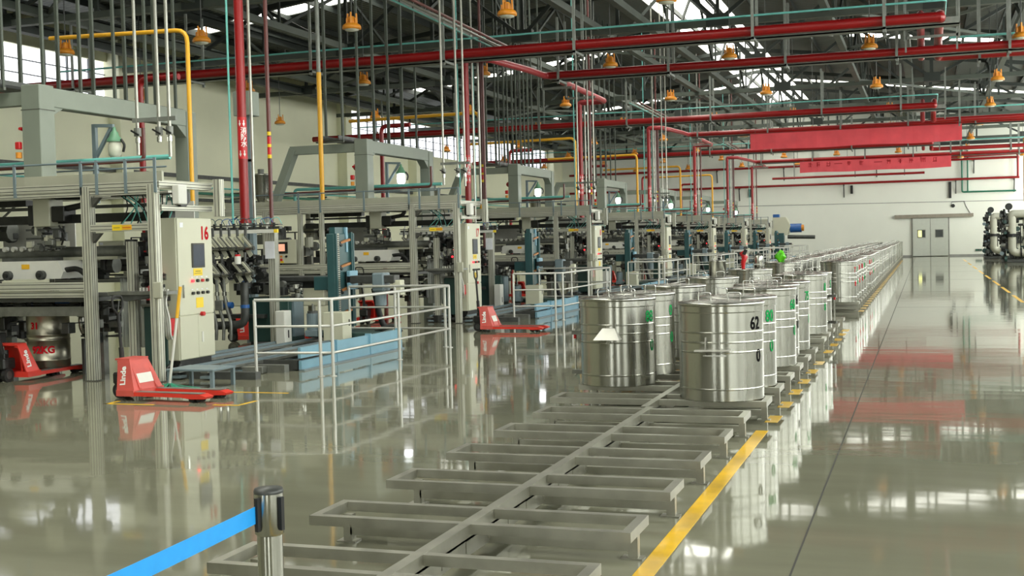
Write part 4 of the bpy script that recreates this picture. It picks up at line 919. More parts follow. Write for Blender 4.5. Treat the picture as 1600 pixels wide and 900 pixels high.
def bulb(t, dy, lit):
    o = t.location
    MB().lathe([(0.07, -0.05), (0.09, -0.08), (0.095, -0.16), (0.085, -0.24), (0.05, -0.28), (0, -0.295)], LIT if lit else LENS, (-10.99, Y0+2.2+dy-0.02, 3.22), 20).build('lit_bulb' if lit else 'lamp_glass', t, tuple(o))
# overhead service drops of one bay
def drop(name, pts, r, m, lab, cat, grp, fil=0.12, n=10):
    return setp(MB().tube(pts, r, m, n, fil).build(name, None, pts[-1]), lab, cat, grp)
red0 = drop('red_riser_pipe', [(-10.27, Y0+4.46, 5.93 if True else 0), (-10.27, Y0+4.46, 2.0)], 0.075, REDP, 'x', 'pipe', 'red riser pipes', n=14)
MB().disc((-10.27, Y0+4.46, 2.02), 0.10, 0.04, 'z', REDP, 16).disc((-10.27, Y0+4.46, 1.93), 0.085, 0.1, 'z', MGREY, 16).build('flange', red0)
bm = MB(); bm.lathe([(0.0762, 3.02), (0.0762, 3.68)], REDS, (-10.27, Y0+4.46, 0), 18)
bd = bm.build('marking_band', red0)
ar_ = MB()
for zc, az in ((3.58, -88), (3.58, -38), (3.10, -88), (3.10, -38)):
    if True:
        vs = [(-0.008, -0.05), (0.008, -0.05), (0.008, 0.0), (0.022, 0.0), (0.0, 0.05), (-0.022, 0.0), (-0.008, 0.0)]
        ar_.add([(-10.27+0.0772*math.cos(R(az)+u/0.0772), Y0+4.46+0.0772*math.sin(R(az)+u/0.0772), zc-v) for u, v in vs], [tuple(range(7))], WHITEN); ar_.build('pipe_arrow', bd); ar_ = MB()
ar_ = MB()
for i, ch in enumerate('\u6d88\u9632\u6c34'): text_round(ar_, ch, 0.11, (-10.27, Y0+4.46, 0), 0.0775, R(-40), 3.46-0.105*i, WHITEN, 0.002)
ar_.build('pipe_lettering', bd)
brown0 = drop('brown_riser_pipe', [(-10.07, Y0+4.95, rz(-10.07)-0.01), (-10.07, Y0+4.95, 0.9)], 0.034, BROWN, 'x', 'pipe', 'brown riser pipes')
m = MB()
for z in (3.05, 3.22, 3.42): m.lathe([(0.0347, z), (0.0347, z+0.06)], YELL, (-10.07, Y0+4.95, 0), 12)
m.build('yellow_band', brown0)
m = MB()
for z in (3.11, 3.28): m.lathe([(0.0347, z), (0.0347, z+0.12)], REDS, (-10.07, Y0+4.95, 0), 12)
m.build('red_band', brown0)
silver0 = drop('silver_riser_pipe', [(-10.12, Y0+4.5, rz(-10.12)-0.01), (-10.12, Y0+4.5, 2.0)], 0.024, SPIPE, 'x', 'pipe', 'silver riser pipes')
turq0 = drop('turquoise_riser_pipe', [(-10.45, Y0+4.4, rz(-10.45)-0.01), (-10.45, Y0+4.4, 1.95)], 0.018, TPIPE, 'x', 'pipe', 'turquoise riser pipes', n=8)
trio0 = thing('water_drop_pipes', (-9.0, Y0+0.2, 3.0), 'x', 'pipe drop', 'silver triple drop pipes')
for x, z in ((-9.18, 2.78), (-8.87, 2.92), (-8.72, 2.74)): MB().tube([(x, Y0+0.2, rz(x)-0.01), (x, Y0+0.2, z)], 0.022, SPIPE, 10).build('drop_pipe', trio0)
MB().box(-9.24, -8.62, Y0+0.18, Y0+0.22, 3.18, 3.23, GALV).build('tie_bar', trio0)
for x in (-9.18, -8.87, -8.72):
    MB().disc((x, Y0+0.2, 3.06), 0.045, 0.10, 'z', MGREY, 12).bar((x-0.06, Y0+0.15, 3.08), (x+0.05, Y0+0.15, 3.02), 0.02, 0.02, DARK).disc((x, Y0+0.2, 2.96), 0.03, 0.06, 'z', CHROME, 10).build('stop_valve', trio0)
yel0 = drop('yellow_gas_pipe', [(-16.2, Y0+20.4, 5.30), (-12.08, Y0+20.4, 5.33), (-12.08, Y0+20.4, 2.3)], 0.05, YELP, 'x', 'gas pipe', 'yellow gas pipes', 0.2)
teal0 = drop('turquoise_air_pipe', [(-9.95, Y0+2.0, 2.9), (-13.55, Y0+2.0, 2.9), (-13.55, Y0+2.0, 2.45)], 0.035, TPIPE, 'x', 'pipe', 'turquoise air pipes above the machines', 0.08)
bpipe0 = drop('brown_air_pipe', [(-14.2, Y0+1.4, 2.78), (-9.95, Y0+1.4, 2.82), (-9.95, Y0+1.4, 3.25)], 0.026, BROWN, 'x', 'pipe', 'thin brown pipes above the machines', 0.08)
hop0 = thing('steel_hopper', (-14.0, Y0+1.3, 2.4), 'x', 'hopper', 'shiny steel hoppers')
MB().lathe([(0.05, 2.42), (0.05, 2.6), (0.08, 2.62), (0.2, 2.85), (0.2, 3.2), (0.215, 3.21), (0.215, 3.24), (0, 3.26)], STEEL, (-14.0, Y0+1.3, 0), 24).build('hopper_body', hop0)
MB().disc((-14.0, Y0+1.3, 3.3), 0.07, 0.1, 'z', MGREY, 14).build('loader_head', hop0)
MB().bar((-13.95, Y0+1.3, 2.7), (-13.6, Y0+1.25, 2.45), 0.07, 0.07, STEEL).box(-14.2, -13.8, Y0+1.1, Y0+1.5, 2.38, 2.43, MGREY).build('outlet_chute', hop0)
sr0 = drop('red_branch_pipe', [(-12.3, Y0+5.8, 4.62), (-13.1, Y0+5.8, 4.62), (-13.1, Y0+5.8, 0.0)], 0.055, REDP, 'x', 'pipe', 'thin red branch pipes', 0.15)
al0 = thing('red_alarm_horn', (-11.5, Y0+0.95, 3.05), 'x', 'alarm', 'red alarm horns on the portal posts')
MB().lathe([(0.02, 0), (0.03, 0.08), (0.075, 0.16)], REDS, (-11.52, Y0+0.86, 3.28), 12, 'y').build('horn', al0)
MB().cbox(-11.56, -11.48, Y0+0.8, Y0+0.86, 3.0, 3.1, 0.01, REDS).disc((-11.52, Y0+0.83, 2.92), 0.04, 0.08, 'z', ORANGE, 10).build('call_point', al0)
tray0 = thing('hanging_cable_tray', (-11.9, Y0+2.8, 3.9), 'x', 'cable tray', 'hanging cable trays')
MB().box(-12.1, -11.7, Y0+0.6, Y0+5.0, 3.84, 3.88, DGREY).box(-12.1, -12.08, Y0+0.6, Y0+5.0, 3.84, 3.94, DGREY).box(-11.72, -11.7, Y0+0.6, Y0+5.0, 3.84, 3.94, DGREY).build('tray', tray0)
for i in range(6):
    y = Y0+0.8+i*0.8
    MB().box(-12.12, -12.07, y-0.02, y+0.02, 3.8, rz(-12.1)-0.01, TRUSS).box(-11.73, -11.69, y-0.02, y+0.02, 3.8, rz(-11.7)-0.01, TRUSS).box(-12.12, -11.68, y-0.02, y+0.02, 3.8, 3.84, GALV).build('hanger_rod', tray0)

BAYS = [(mach0, mlabel),
 (cab0, lambda k: ('beige control cabinet numbered %s in red with a dark screen' % NUMS[k]) if k in NUMS else 'beige control cabinet, %s past the one numbered 18' % ORD[k-3]),
 (valv0, lambda k: 'tilted valve levers under a yellow tipped rail behind %s' % bay_name(k)),
 (lift0, lambda k: 'teal lift column with cross arm and gear motor past %s' % bay_name(k)),
 (unit0, lambda k: 'dark green hydraulic unit beside the floor track past %s' % bay_name(k)),
 (track0, lambda k: 'low floor track with sky blue side panels past %s' % bay_name(k)),
 (rail0, lambda k: 'silver tubular guard rail around the lift track past %s' % bay_name(k)),
 (port0, lambda k: 'grey green steel portal frame rising above the machine at %s' % bay_name(k)),
 (mast0, lambda k: 'caged lamp on a short mast above the machine at %s' % bay_name(k)),
 (red0, lambda k: 'red vertical riser pipe coming down past %s' % bay_name(k)),
 (brown0, lambda k: 'dark brown vertical pipe with yellow bands past %s' % bay_name(k)),
 (silver0, lambda k: 'thin silver vertical pipe beside the red riser past %s' % bay_name(k)),
 (turq0, lambda k: 'thin turquoise vertical pipe beside the red riser past %s' % bay_name(k)),
 (trio0, lambda k: 'three silver drop pipes with stop valves hanging above %s' % bay_name(k)),
 (yel0, lambda k: 'bent yellow gas pipe over the machine bay after %s' % bay_name(k or 6)),
 (teal0, lambda k: 'turquoise air pipe running above the machine at %s' % bay_name(k)),
 (bpipe0, lambda k: 'thin brown pipe running above the machine at %s' % bay_name(k)),
 (hop0, lambda k: 'shiny steel hopper on top of the machine at %s' % bay_name(k)),
 (sr0, lambda k: 'thin red branch pipe against the cream wall past %s' % bay_name(k)),
 (al0, lambda k: 'red alarm horn on the portal post at %s' % bay_name(k)),
 (tray0, lambda k: 'cable tray on long hangers above the machine at %s' % bay_name(k))]
made = {}
for src, lf in BAYS:
    base = tuple(src.location)
    for k in range(NB):
        if (src is trio0 or src is tray0) and k > 3 or src is sr0 and k == 6 or src is yel0 and k in (0, 6): continue
        k0 = 1 if src is yel0 else 0
        o = src if k == k0 else dup(src, (base[0], base[1]+PIT*(k-k0), base[2]))
        o['label'] = lf(k); made[(src.name, k)] = o
for k in range(NB):
    if k in NUMS: cab_number(made[(cab0.name, k)], NUMS[k])
    bulb(made[(mast0.name, k)], PIT*k, k > 0)
GALVD = mat('dark strut paint', (84, 88, 84), 0.5, 0.2)
ys_ = drop('straight_gas_pipe', [(-11.92, Y0+10.3, 5.22), (-11.92, Y0+10.3, 2.3)], 0.05, YELP, 'straight yellow upright gas pipe continuing grey above, between cabinets 16 and 17', 'gas pipe', 'yellow gas pipes')
MB().tube([(-11.92, Y0+10.3, 5.22), (-11.92, Y0+10.3, 7.4)], 0.045, GALV, 8).build('grey_upper_pipe', ys_)
yx = drop('yellow_gas_pipe', [(-13.2, Y0+3.6, 5.02), (-10.66, Y0+3.6, 4.96), (-10.66, Y0+3.6, 2.3)], 0.034, YELP, 'yellow gas pipe with one bend, beside the portal frame at cabinet 16', 'gas pipe', 'yellow gas pipes', 0.2)
t = thing('air_duct', (-11.95, 20.0, 0), 'grey square duct box on a slim upright duct behind the brown pipe past cabinet 16', 'air duct')
MB().cbox(-12.1, -11.75, 19.85, 20.2, 4.05, 4.5, 0.01, PGREY).build('duct_box', t)
MB().box(-12.02, -11.93, 19.95, 20.08, 0, 4.05, BGREY).box(-11.9, -11.82, 19.95, 20.08, 0, 4.05, BGREY).box(-12.02, -11.82, 19.95, 20.05, 3.2, 3.25, BGREY).build('duct_leg', t)

# ================================================================ OVERHEAD HEADERS
HZ = 5.93
def hangers(t, xs, y, top=7.4, dz=0.0, tray=True):
    for x in xs:
        m = MB().box(x-0.03, x+0.03, y-0.16, y-0.12, HZ-0.25+dz, top, GALV)
        if tray: m.box(x-0.03, x+0.03, y+0.55, y+0.59, HZ-0.25+dz, top, GALV).box(x-0.03, x+0.03, y-0.16, y+0.59, HZ-0.19+dz, HZ-0.14+dz, GALV)
        else: m.box(x-0.03, x+0.03, y-0.16, y+0.14, HZ-0.19+dz, HZ-0.14+dz, GALV)
        m.build('hanger', t)
def header_main(y, lab, yl):
    """pipe across the hall with a sideways loop above the walkway"""
    t = thing('red_header_pipe', (-8.0, y, HZ), lab, 'pipe', 'red header pipes across the hall')
    MB().tube([(XL+1.2, y, HZ), (0.34, y, HZ)], 0.105, REDP, 14).build('pipe_run', t)
    MB().tube([(0.20, y, HZ), (0.34, y, HZ), (0.34, y+0.7, HZ), (0.34, y+1.1, HZ+0.26), (0.34, yl-0.7, HZ+0.26), (0.34, yl-0.3, HZ-0.02), (0.34, yl, HZ-0.02), (XR-0.02, yl, HZ-0.02)], 0.10, REDP, 14, 0.3).build('loop_run', t)
    MB().tube([(-0.05, y, HZ), (-0.05, y+0.7, HZ), (-0.05, y+1.1, HZ+0.26), (-0.05, yl-0.7, HZ+0.26), (-0.05, yl-0.3, HZ), (-0.05, yl, HZ)], 0.085, PINKP, 12).build('loop_run', t)
    hangers(t, [x for x in (-20.6, -17.2, -13.8, -10.4, -7.3, -3.4, -0.75)], y); hangers(t, [1.3, 4.2, 6.9], yl)
    for yy in (y+1.6, y+3.4):
        m = MB(); m.box(-0.4, 0.75, yy-0.03, yy+0.03, HZ+0.10, HZ+0.16, GALV).box(-0.4, -0.36, yy-0.03, yy+0.03, HZ-0.2, 7.4, GALV).box(0.71, 0.75, yy-0.03, yy+0.03, HZ-0.2, 7.4, GALV); m.build('loop_frame', t)
    c = MB().box(XL+1.2, 0.7, y+0.2, y+0.5, HZ-0.14, HZ-0.11, GALV).box(XL+1.2, 0.7, y+0.2, y+0.215, HZ-0.14, HZ+0.02, GALV).box(XL+1.2, 0.7, y+0.485, y+0.5, HZ-0.14, HZ+0.02, GALV)
    o = c.build('cable_tray', None, (-8, y+0.35, HZ)); return t, o
mains = [(26.3, 32.2, 'first'), (44.4, 50.2, 'second'), (62.8, 67.6, 'third')]
for y, yl, n_ in mains:
    t, tr = header_main(y, 'thick red hall pipe with a loop above the walkway, %s from the racks' % n_, yl)
    setp(tr, 'grey cable tray running along behind the %s looped red header pipe' % n_, 'cable tray', 'grey cable trays behind the red pipes')
    tp = thing('turquoise_header_pipe', (-8, y+0.5, HZ+0.42), 'thin turquoise pipe across the hall above the %s looped red pipe' % n_, 'pipe', 'turquoise header pipes')
    MB().tube([(XL+3, y+0.5, HZ+0.42), (0.45, y+0.5, HZ+0.42), (0.45, y+3.5, HZ+0.42)], 0.024, TPIPE, 8, 0.1).build('pipe', tp)
    MB().tube([(0.6, yl-0.6, HZ+0.35), (XR-0.03, yl-0.6, HZ+0.35)], 0.03, TPIPE, 8).build('pipe', tp)
feeds = [(30.8, 1, 2, 'first'), (51.3, 3, 4, 'second'), (72.3, 5, 6, 'third')]
for y, ka, kb, n_ in feeds:
    t = thing('red_feed_pipe', (-5, y, HZ), 'thick red pipe feeding two risers, %s counted from the racks' % n_, 'pipe', 'red feed pipes for pairs of risers')
    MB().tube([(-9.45, y, HZ), (XR-0.02, y, HZ-0.03)], 0.095, REDP, 14).build('pipe_run', t)
    ya, yb = Y0+4.46+PIT*ka, Y0+4.46+PIT*kb
    MB().tube([(-10.27, ya, HZ-0.14), (-10.27, ya, HZ), (-9.75, ya, HZ), (-9.45, y-1.2 if y-ya > 2 else (y+ya)/2, HZ), (-9.40, y, HZ), (-9.0, y, HZ)], 0.085, PINKP, 12, 0.25).build('branch_pipe', t)
    MB().tube([(-9.3, y-0.05, HZ), (-9.45, yb-0.1, HZ), (-9.5, yb, HZ-0.01), (-10.27, yb, HZ-0.01), (-10.27, yb, HZ-0.15)], 0.085, PINKP, 12, 0.25).build('branch_pipe', t)
    hangers(t, [-9.0, -6.1, -3.2, -0.6, 1.9, 4.9, 7.6], y, tray=True)
    m = MB()
    for yy in (y+1.5, y+4.0): m.box(-10.0, -9.1, yy-0.03, yy+0.03, HZ-0.18, HZ-0.12, GALV).box(-10.0, -9.96, yy-0.03, yy+0.03, HZ-0.18, 7.4, GALV)
    m.build('branch_frame', t)
    c = MB().box(-9.3, XR-0.02, y+0.2, y+0.48, HZ-0.14, HZ-0.11, GALV).box(-9.3, XR-0.02, y+0.2, y+0.215, HZ-0.14, HZ-0.02, GALV)
    setp(c.build('cable_tray', None, (0, y+0.35, HZ)), 'grey cable tray behind the %s red feed pipe' % n_, 'cable tray', 'grey cable trays behind the red pipes')
    for j, (dx, mm, rr) in enumerate(((0.28, SPIPE, 0.03), (0.45, BROWN, 0.032), (0.1, TPIPE, 0.02))):
        setp(MB().tube([(-10.2+dx*0.7-0.1, ya+0.4, HZ-3.4), (-10.2+dx*0.7-0.1, ya+0.4, HZ+0.25), (-9.7+dx, ya+0.4, HZ+0.25), (-9.7+dx, ya-6.0, HZ+0.35)], rr, mm, 8, 0.08).build('thin_branch_pipe', None, (-10.0+dx, ya, HZ+0.2)), 'thin %s pipe stepping up beside the %s red feed pipe' % (('silver', 'brown', 'turquoise')[j], n_), 'pipe', 'thin pipes beside the feed pipes')
# fire main behind the last bay
t = thing('red_header_pipe', (-3, 81.0, 5.35), 'slim red pipe crossing in front of the white end wall under the second banner', 'pipe', 'red header pipes across the hall')
MB().tube([(-9.4, 81.0, 5.3), (0.0, 81.0, 5.32)], 0.075, REDP, 12).build('pipe_run', t)
for x in (-8, -4.2, -1.2): MB().box(x-0.03, x+0.03, 80.95, 81.05, 5.2, 7.3, GALV).build('hanger', t)
for z, n_ in ((4.93, 'lower'), (6.2, 'upper')):
    t = thing('red_wall_pipe', (-8, YB-0.25, z), '%s red pipe running along the white end wall' % n_, 'pipe', 'red pipes on the end wall')
    MB().tube([(XL+0.6, YB-0.25, z), (5.7, YB-0.25, z+0.02)], 0.075, REDP, 12).build('pipe_run', t)
    for x in (-15.3, -12.0, -5.1, 1.9, 5.4) if z < 5 else (-17, -13.5, -9, -3, 3):
        MB().bar((x, YB-0.25, z-0.1), (x, YB, z-0.1), 0.08, 0.08, DGREY).bar((x, YB-0.28, z-0.1), (x, YB-0.02, z-0.9), 0.06, 0.06, DGREY).build('wall_bracket', t)
for i, x in enumerate((-16.6, -11.3, -4.6, 1.55)):
    o = MB().cbox(x-0.08, x+0.08, YB-0.16, YB, 4.25 if i != 3 else 3.75, 4.8, 0.01, DARK)
    setp(o.build('wall_sensor'), 'black upright box on the white end wall, %s from the corner' % ORD[i], 'wall box', 'black boxes on the end wall')
g = thing('green_wall_pipe', (3, YB-0.2, 5), 'green pipe loop on the white end wall above the sliding door', 'pipe', 'green pipes')
MB().tube([(5.5, YB-0.2, 4.10), (2.28, YB-0.2, 4.12), (2.28, YB-0.2, 7.15)], 0.055, GPIPE, 10, 0.1).build('pipe', g)
MB().tube([(2.62, YB-0.2, 4.12), (2.62, YB-0.2, 7.15)], 0.05, GPIPE, 10).build('pipe', g)
MB().tube([(2.0, YB-0.2, 6.5), (XR-0.02, YB-0.2, 6.6)], 0.05, GPIPE, 10).build('pipe', g)
setp(MB().tube([(5.75, 80.0, 3.3), (5.75, 80.0, 7.2)], 0.10, YELP, 12).build('yellow_gas_pipe'), 'thick yellow upright gas pipe above the chillers', 'gas pipe', 'yellow gas pipes')
t = thing('red_wall_pipe', (6, YB-0.4, 6), 'red pipe with a bend beside the green wall pipes', 'pipe', 'red pipes on the end wall')
MB().tube([(0.5, YB-0.5, 6.35), (5.6, YB-0.5, 6.45), (5.6, YB-0.5, 5.0)], 0.07, REDP, 10, 0.15).build('pipe', t)
# green pipes and ledge pipes along the side wall behind the machines
for i, (z, mm, r_, n_) in enumerate(((3.55, GPIPE, 0.05, 'green'), (3.75, TPIPE, 0.03, 'turquoise'), (3.3, DGREY, 0.06, 'dark grey'))):
    t = thing('wall_service_pipe', (XL+0.7+0.1*i, 40, z), '%s service pipe running along the cream side wall behind the machines' % n_, 'pipe', 'service pipes along the side wall')
    MB().tube([(XL+0.7+0.1*i, 12, z), (XL+0.7+0.1*i, 82, z)], r_, mm, 8).build('pipe', t)
    for y in range(16, 82, 6):
        m = MB(); m.bar((XL, y, z-0.1), (XL+0.9, y, z-0.1), 0.06, 0.06, DGREY).bar((XL, y, z-0.7), (XL+0.8, y, z-0.12), 0.05, 0.05, DGREY); m.build('pipe_bracket', t)

# ================================================================ HIGH-BAY LAMPS
def make_lamp():
    c = (0, 0, 6.0)
    t = thing('high_bay_lamp', c, 'x', 'lamp', 'orange high bay lamps')
    MB().lathe([(0.12, 0.06), (0.17, 0.03), (0.19, -0.01), (0.19, -0.05), (0.15, -0.06)], ORANGE, c, 20).build('housing', t)
    MB().lathe([(0.15, -0.055), (0.13, -0.085), (0.0, -0.10)], LENS, c, 20).build('lens', t)
    m = MB().lathe([(0.075, 0.05), (0.075, 0.17), (0.05, 0.2)], ORANGE, c, 12)
    for k in range(6):
        a = k*PI/3; m.bar((c[0]+0.11*math.cos(a), c[1]+0.11*math.sin(a), 6.03), (c[0]+0.10*math.cos(a), c[1]+0.10*math.sin(a), 6.16 if k % 2 else 6.27), 0.03, 0.03, ORANGE)
    m.build('heat_sink', t)
    return t
lamp0 = make_lamp()
LXS = [-21.4, -17.75, -14.28, -10.95, -7.52, -4.55, -1.27, 2.13, 5.5]
LYS = [22.4, 30.1, 38.3, 46.0, 54.0, 62.0, 69.8, 77.6]
first = True
for j, y in enumerate(LYS):
    for i, x in enumerate(LXS):
        if j == 0 and i not in (1, 2, 3, 4, 5): continue
        lab = 'orange high bay lamp, %s from the side wall, %s row from end wall' % (ORD[i], ORD[len(LYS)-1-j])
        jx = random.uniform(-0.1, 0.1)
        if first: o = lamp0; o.location = (x+jx, y, 6.0); first = False
        else: o = dup(lamp0, (x+jx, y, 6.0), random.uniform(0, 1), skip=('rod',))
        o['label'] = lab
        MB().tube([(x+jx, y, 6.18), (x+jx, y, rz(x+jx)-0.01)], 0.012, DGREY, 6).build('rod', o, (x+jx, y, 6.0))

# ================================================================ BANNERS
def banner(y, z0, z1, lab, marks):
    t = thing('red_banner', (-2.7, y, z0), lab, 'banner', 'red cloth banners')
    m = MB(); n = 40; vs = []; fs = []
    for i in range(n+1):
        x = -6.8+8.2*i/n; dy = 0.006*math.sin(i*0.9)+0.003*math.sin(i*2.3); dz = 0.02*math.sin(i*0.35)
        vs += [(x, y+dy, z1), (x, y+dy*1.6-0.01, (z0+z1)/2+dz/2), (x, y+dy*2, z0+dz)]
    off = len(vs)
    vs += [(a, b_+0.006, c_) for a, b_, c_ in vs]
    for i in range(n):
        for k in range(2):
            a = i*3+k; fs += [(a, a+3, a+4, a+1), (off+a, off+a+1, off+a+4, off+a+3)]
    for i in range(n): a = i*3; fs += [(a, off+a, off+a+3, a+3), (a+2, a+5, off+a+5, off+a+2)]
    fs += [(0, 1, off+1, off), (1, 2, off+2, off+1), (n*3, off+n*3, off+n*3+1, n*3+1), (n*3+1, off+n*3+1, off+n*3+2, n*3+2)]
    m.add(vs, fs, BANNER, False); m.build('cloth', t)
    p = MB(); rg = random.Random(9)
    for x, w_ in marks:
        zc = z1-0.19
        for s_ in range(7):
            if w_ > 0.3 and s_ > 3: continue
            zz = zc+rg.uniform(-0.12, 0.12)
            if w_ > 0.3: p.box(x-w_/2+0.1*s_, x-w_/2+0.1*s_+0.14, y-0.062, y-0.058, zc-0.02, zc+0.02, BANNERT); continue
            if rg.random() < 0.6: p.box(x-w_*0.5*rg.uniform(0.5, 1), x+w_*0.5*rg.uniform(0.5, 1), y-0.062, y-0.058, zz-0.012, zz+0.012, BANNERT)
            else: xx = x+rg.uniform(-w_/3, w_/3); p.box(xx-0.014, xx+0.014, y-0.062, y-0.058, zc-0.12, zc+0.12, BANNERT)
    if marks: p.build('faded_lettering', t)
    r_ = MB(); r_.tube([(-6.82, y, z1+0.01), (1.42, y, z1+0.01)], 0.012, REDP, 6); r_.build('cord', t)
    for x in (-6.6, 1.2): MB().tube([(x, y, z1), (x, y, HZ)], 0.008, DGREY, 5).build('tie', t)
banner(51.1, 5.14, 5.80, 'long red cloth banner hanging under the second red feed pipe', [])
banner(72.1, 5.16, 5.80, 'long red banner with a row of faded dark characters, closer to the end wall', [(-6.2, 0.26), (-5.75, 0.26), (-5.2, 0.26), (-4.65, 0.45), (-4.05, 0.26), (-3.4, 0.26), (-2.5, 0.4), (-1.9, 0.26), (-1.3, 0.26), (-0.7, 0.26), (-0.05, 0.26), (0.55, 0.26)])

# ================================================================ PALLET TRUCKS
def make_truck(body_mat, fork_mat, handle=True, lean=0.28):
    """forks point along +x; origin under the steering wheel"""
    t = thing('pallet_truck', (0, 0, 0), 'x', 'pallet truck', 'red hand pallet trucks')
    for s_ in (-1, 1):
        y = s_*0.19
        f = MB().prism([(0.22, 0.055), (0.95, 0.055), (1.10, 0.04), (1.28, 0.045), (1.30, 0.07), (1.22, 0.095), (0.22, 0.10)], 'y', y-0.075, y+0.075, fork_mat)
        f.box(0.24, 1.2, y-0.06, y+0.06, 0.10, 0.103, MGREY).build('fork', t)
        MB().disc((1.08, y, 0.04), 0.04, 0.09, 'y', RUBBER, 14).disc((1.18, y, 0.038), 0.035, 0.09, 'y', RUBBER, 14).build('load_roller', t)
    b_ = MB().prism([(0.10, 0.10), (0.30, 0.10), (0.30, 0.14), (0.16, 0.46), (0.0, 0.46), (-0.02, 0.43), (0.07, 0.41)], 'y', -0.16, -0.13, body_mat).prism([(0.10, 0.10), (0.30, 0.10), (0.30, 0.14), (0.16, 0.46), (0.0, 0.46), (-0.02, 0.43), (0.07, 0.41)], 'y', 0.13, 0.16, body_mat)
    b_.add([(0.30, -0.255, 0.10), (0.30, 0.255, 0.10), (0.165, 0.16, 0.46), (0.165, -0.16, 0.46), (0.27, -0.255, 0.10), (0.27, 0.255, 0.10), (0.135, 0.16, 0.46), (0.135, -0.16, 0.46)], [(0, 1, 2, 3), (4, 7, 6, 5), (0, 4, 5, 1), (1, 5, 6, 2), (2, 6, 7, 3), (3, 7, 4, 0)], body_mat)
    b_.add([(0.30, -0.257, 0.10), (0.05, -0.257, 0.10), (0.0, -0.165, 0.46), (0.17, -0.165, 0.46), (0.30, -0.24, 0.10), (0.05, -0.24, 0.10), (0.0, -0.15, 0.46), (0.17, -0.15, 0.46)], [(0, 3, 2, 1), (4, 5, 6, 7), (0, 1, 5, 4), (1, 2, 6, 5), (2, 3, 7, 6), (3, 0, 4, 7)], body_mat)
    b_.box(-0.04, 0.17, -0.165, 0.165, 0.455, 0.475, body_mat); b_.box(0.05, 0.30, -0.27, 0.27, 0.05, 0.12, body_mat); bd = b_.build('body', t)
    n = Vector((0.30-0.165, 0, 0)); 
    pl = MB(); a = Vector((0.30, 0, 0.10)); d = (Vector((0.165, 0, 0.46))-a)
    q = [a+d*0.25+Vector((0.004, -0.13, 0)), a+d*0.25+Vector((0.004, 0.13, 0)), a+d*0.55+Vector((0.004, 0.13, 0)), a+d*0.55+Vector((0.004, -0.13, 0))]
    pl.add(q, [(0, 1, 2, 3)], PANEL); pl.build('name_plate', bd)
    lt = MB(); dd = Vector((-0.035, 0.092, 0.36)).normalized()
    text_on(lt, 'Linde', 0.105, (0.115, -0.2155, 0.28), dd, Vector((-0.95, 0.0, -0.09)).normalized(), WHITEN, 0.004, 0.95)
    lt.build('side_lettering', bd)
    for y in (-0.06, 0.06): MB().disc((-0.07, y, 0.09), 0.09, 0.05, 'y', RUBBER, 22).disc((-0.07, y, 0.09), 0.05, 0.056, 'y', DGREY, 14).build('steer_wheel', t)
    pm = MB().disc((-0.04, 0, 0.27), 0.05, 0.26, 'z', DARK, 14).cbox(-0.16, 0.06, -0.09, 0.09, 0.16, 0.30, 0.02, DARK).disc((0.03, 0.07, 0.36), 0.018, 0.16, 'z', CHROME, 10).cbox(-0.1, -0.03, -0.05, 0.05, 0.28, 0.36, 0.01, DARK); pm.build('pump', t)
    if handle:
        p0 = Vector((-0.07, 0, 0.33)); d = Vector((-math.sin(lean), 0, math.cos(lean))); e = Vector((math.cos(lean), 0, math.sin(lean)))
        h = MB().tube([p0, p0+d*0.26], 0.03, RUBBER, 10).tube([p0+d*0.2, p0+d*0.66], 0.019, RUBBER, 10)
        sdv = Vector((0, 1, 0)); A = p0+d*0.64
        h.tube([A, A+sdv*0.085+d*0.09, A+sdv*0.085+d*0.19, A+sdv*0.06+d*0.225, A-sdv*0.06+d*0.225, A-sdv*0.085+d*0.19, A-sdv*0.085+d*0.09], 0.013, RUBBER, 8, 0.03, closed=True)
        h.tube([A+d*0.05, A+d*0.17+sdv*0.03], 0.007, DGREY, 6); h.build('tow_handle', t)
    return t
tk0 = make_truck(REDJ, REDJ)
tk1 = make_truck(REDF, REDJ, lean=0.06)
tk1.location = (-7.62, Y0-2.0+10.1, 0); tk1.scale = (0.93, 0.93, 0.93); tk1['label'] = 'faded red pallet truck with upright black loop handle in front of cabinet 17'
tk2 = dup(tk1, (-8.28, 11.25, 0), R(-4), label='faded red pallet truck standing in the aisle in front of cabinet 16')
tk0.location = (-10.93, 12.42, 0); tk0.rotation_euler = (0, 0, R(92)); tk0['label'] = 'bright red pallet truck carrying the steel drum marked 92KG'
for k in range(1, NB):
    dup(tk0, (-10.95+0.1*(k % 2), 12.55+PIT*k, 0), R(90+3*(k % 3)), label='red pallet truck pushed under the machine at %s' % bay_name(k))
dup(tk0, (-11.2, 18.3, 0), R(20), label='orange red pallet truck behind the hanging hoses past cabinet 16')
# drum on the bright truck
t = thing('weighed_drum', (-10.97, 13.25, 0.105), 'dull steel drum lettered 92KG in red, standing on the bright red pallet truck', 'drum'); c = tuple(t.location)
r_, h_ = 0.27, 0.76
p_ = [(r_-0.01, 0.0), (r_, 0.008)]
for zb in (0.1, 0.36, 0.43, 0.70): p_ += [(r_, zb-0.01), (r_+0.006, zb-0.005), (r_+0.006, zb+0.005), (r_, zb+0.01)]
MB().lathe(p_+[(r_, h_)], mat('dull drum steel', (170, 166, 150), 0.38, 1.0, 0.15, 5.0), c, 40).build('drum_body', t)
MB().lathe([(r_+0.005, h_-0.01), (r_+0.02, h_), (r_+0.02, h_+0.03), (0.0, h_+0.04)], DARK, c, 32).build('drum_rim', t)
m = MB(); text_round(m, '31', 0.115, c, r_+0.003, R(-88), 0.55, REDN, 0.006); text_round(m, '92KG', 0.125, c, r_+0.003, R(-66), 0.235, REDN, 0.006); m.build('red_lettering', t)
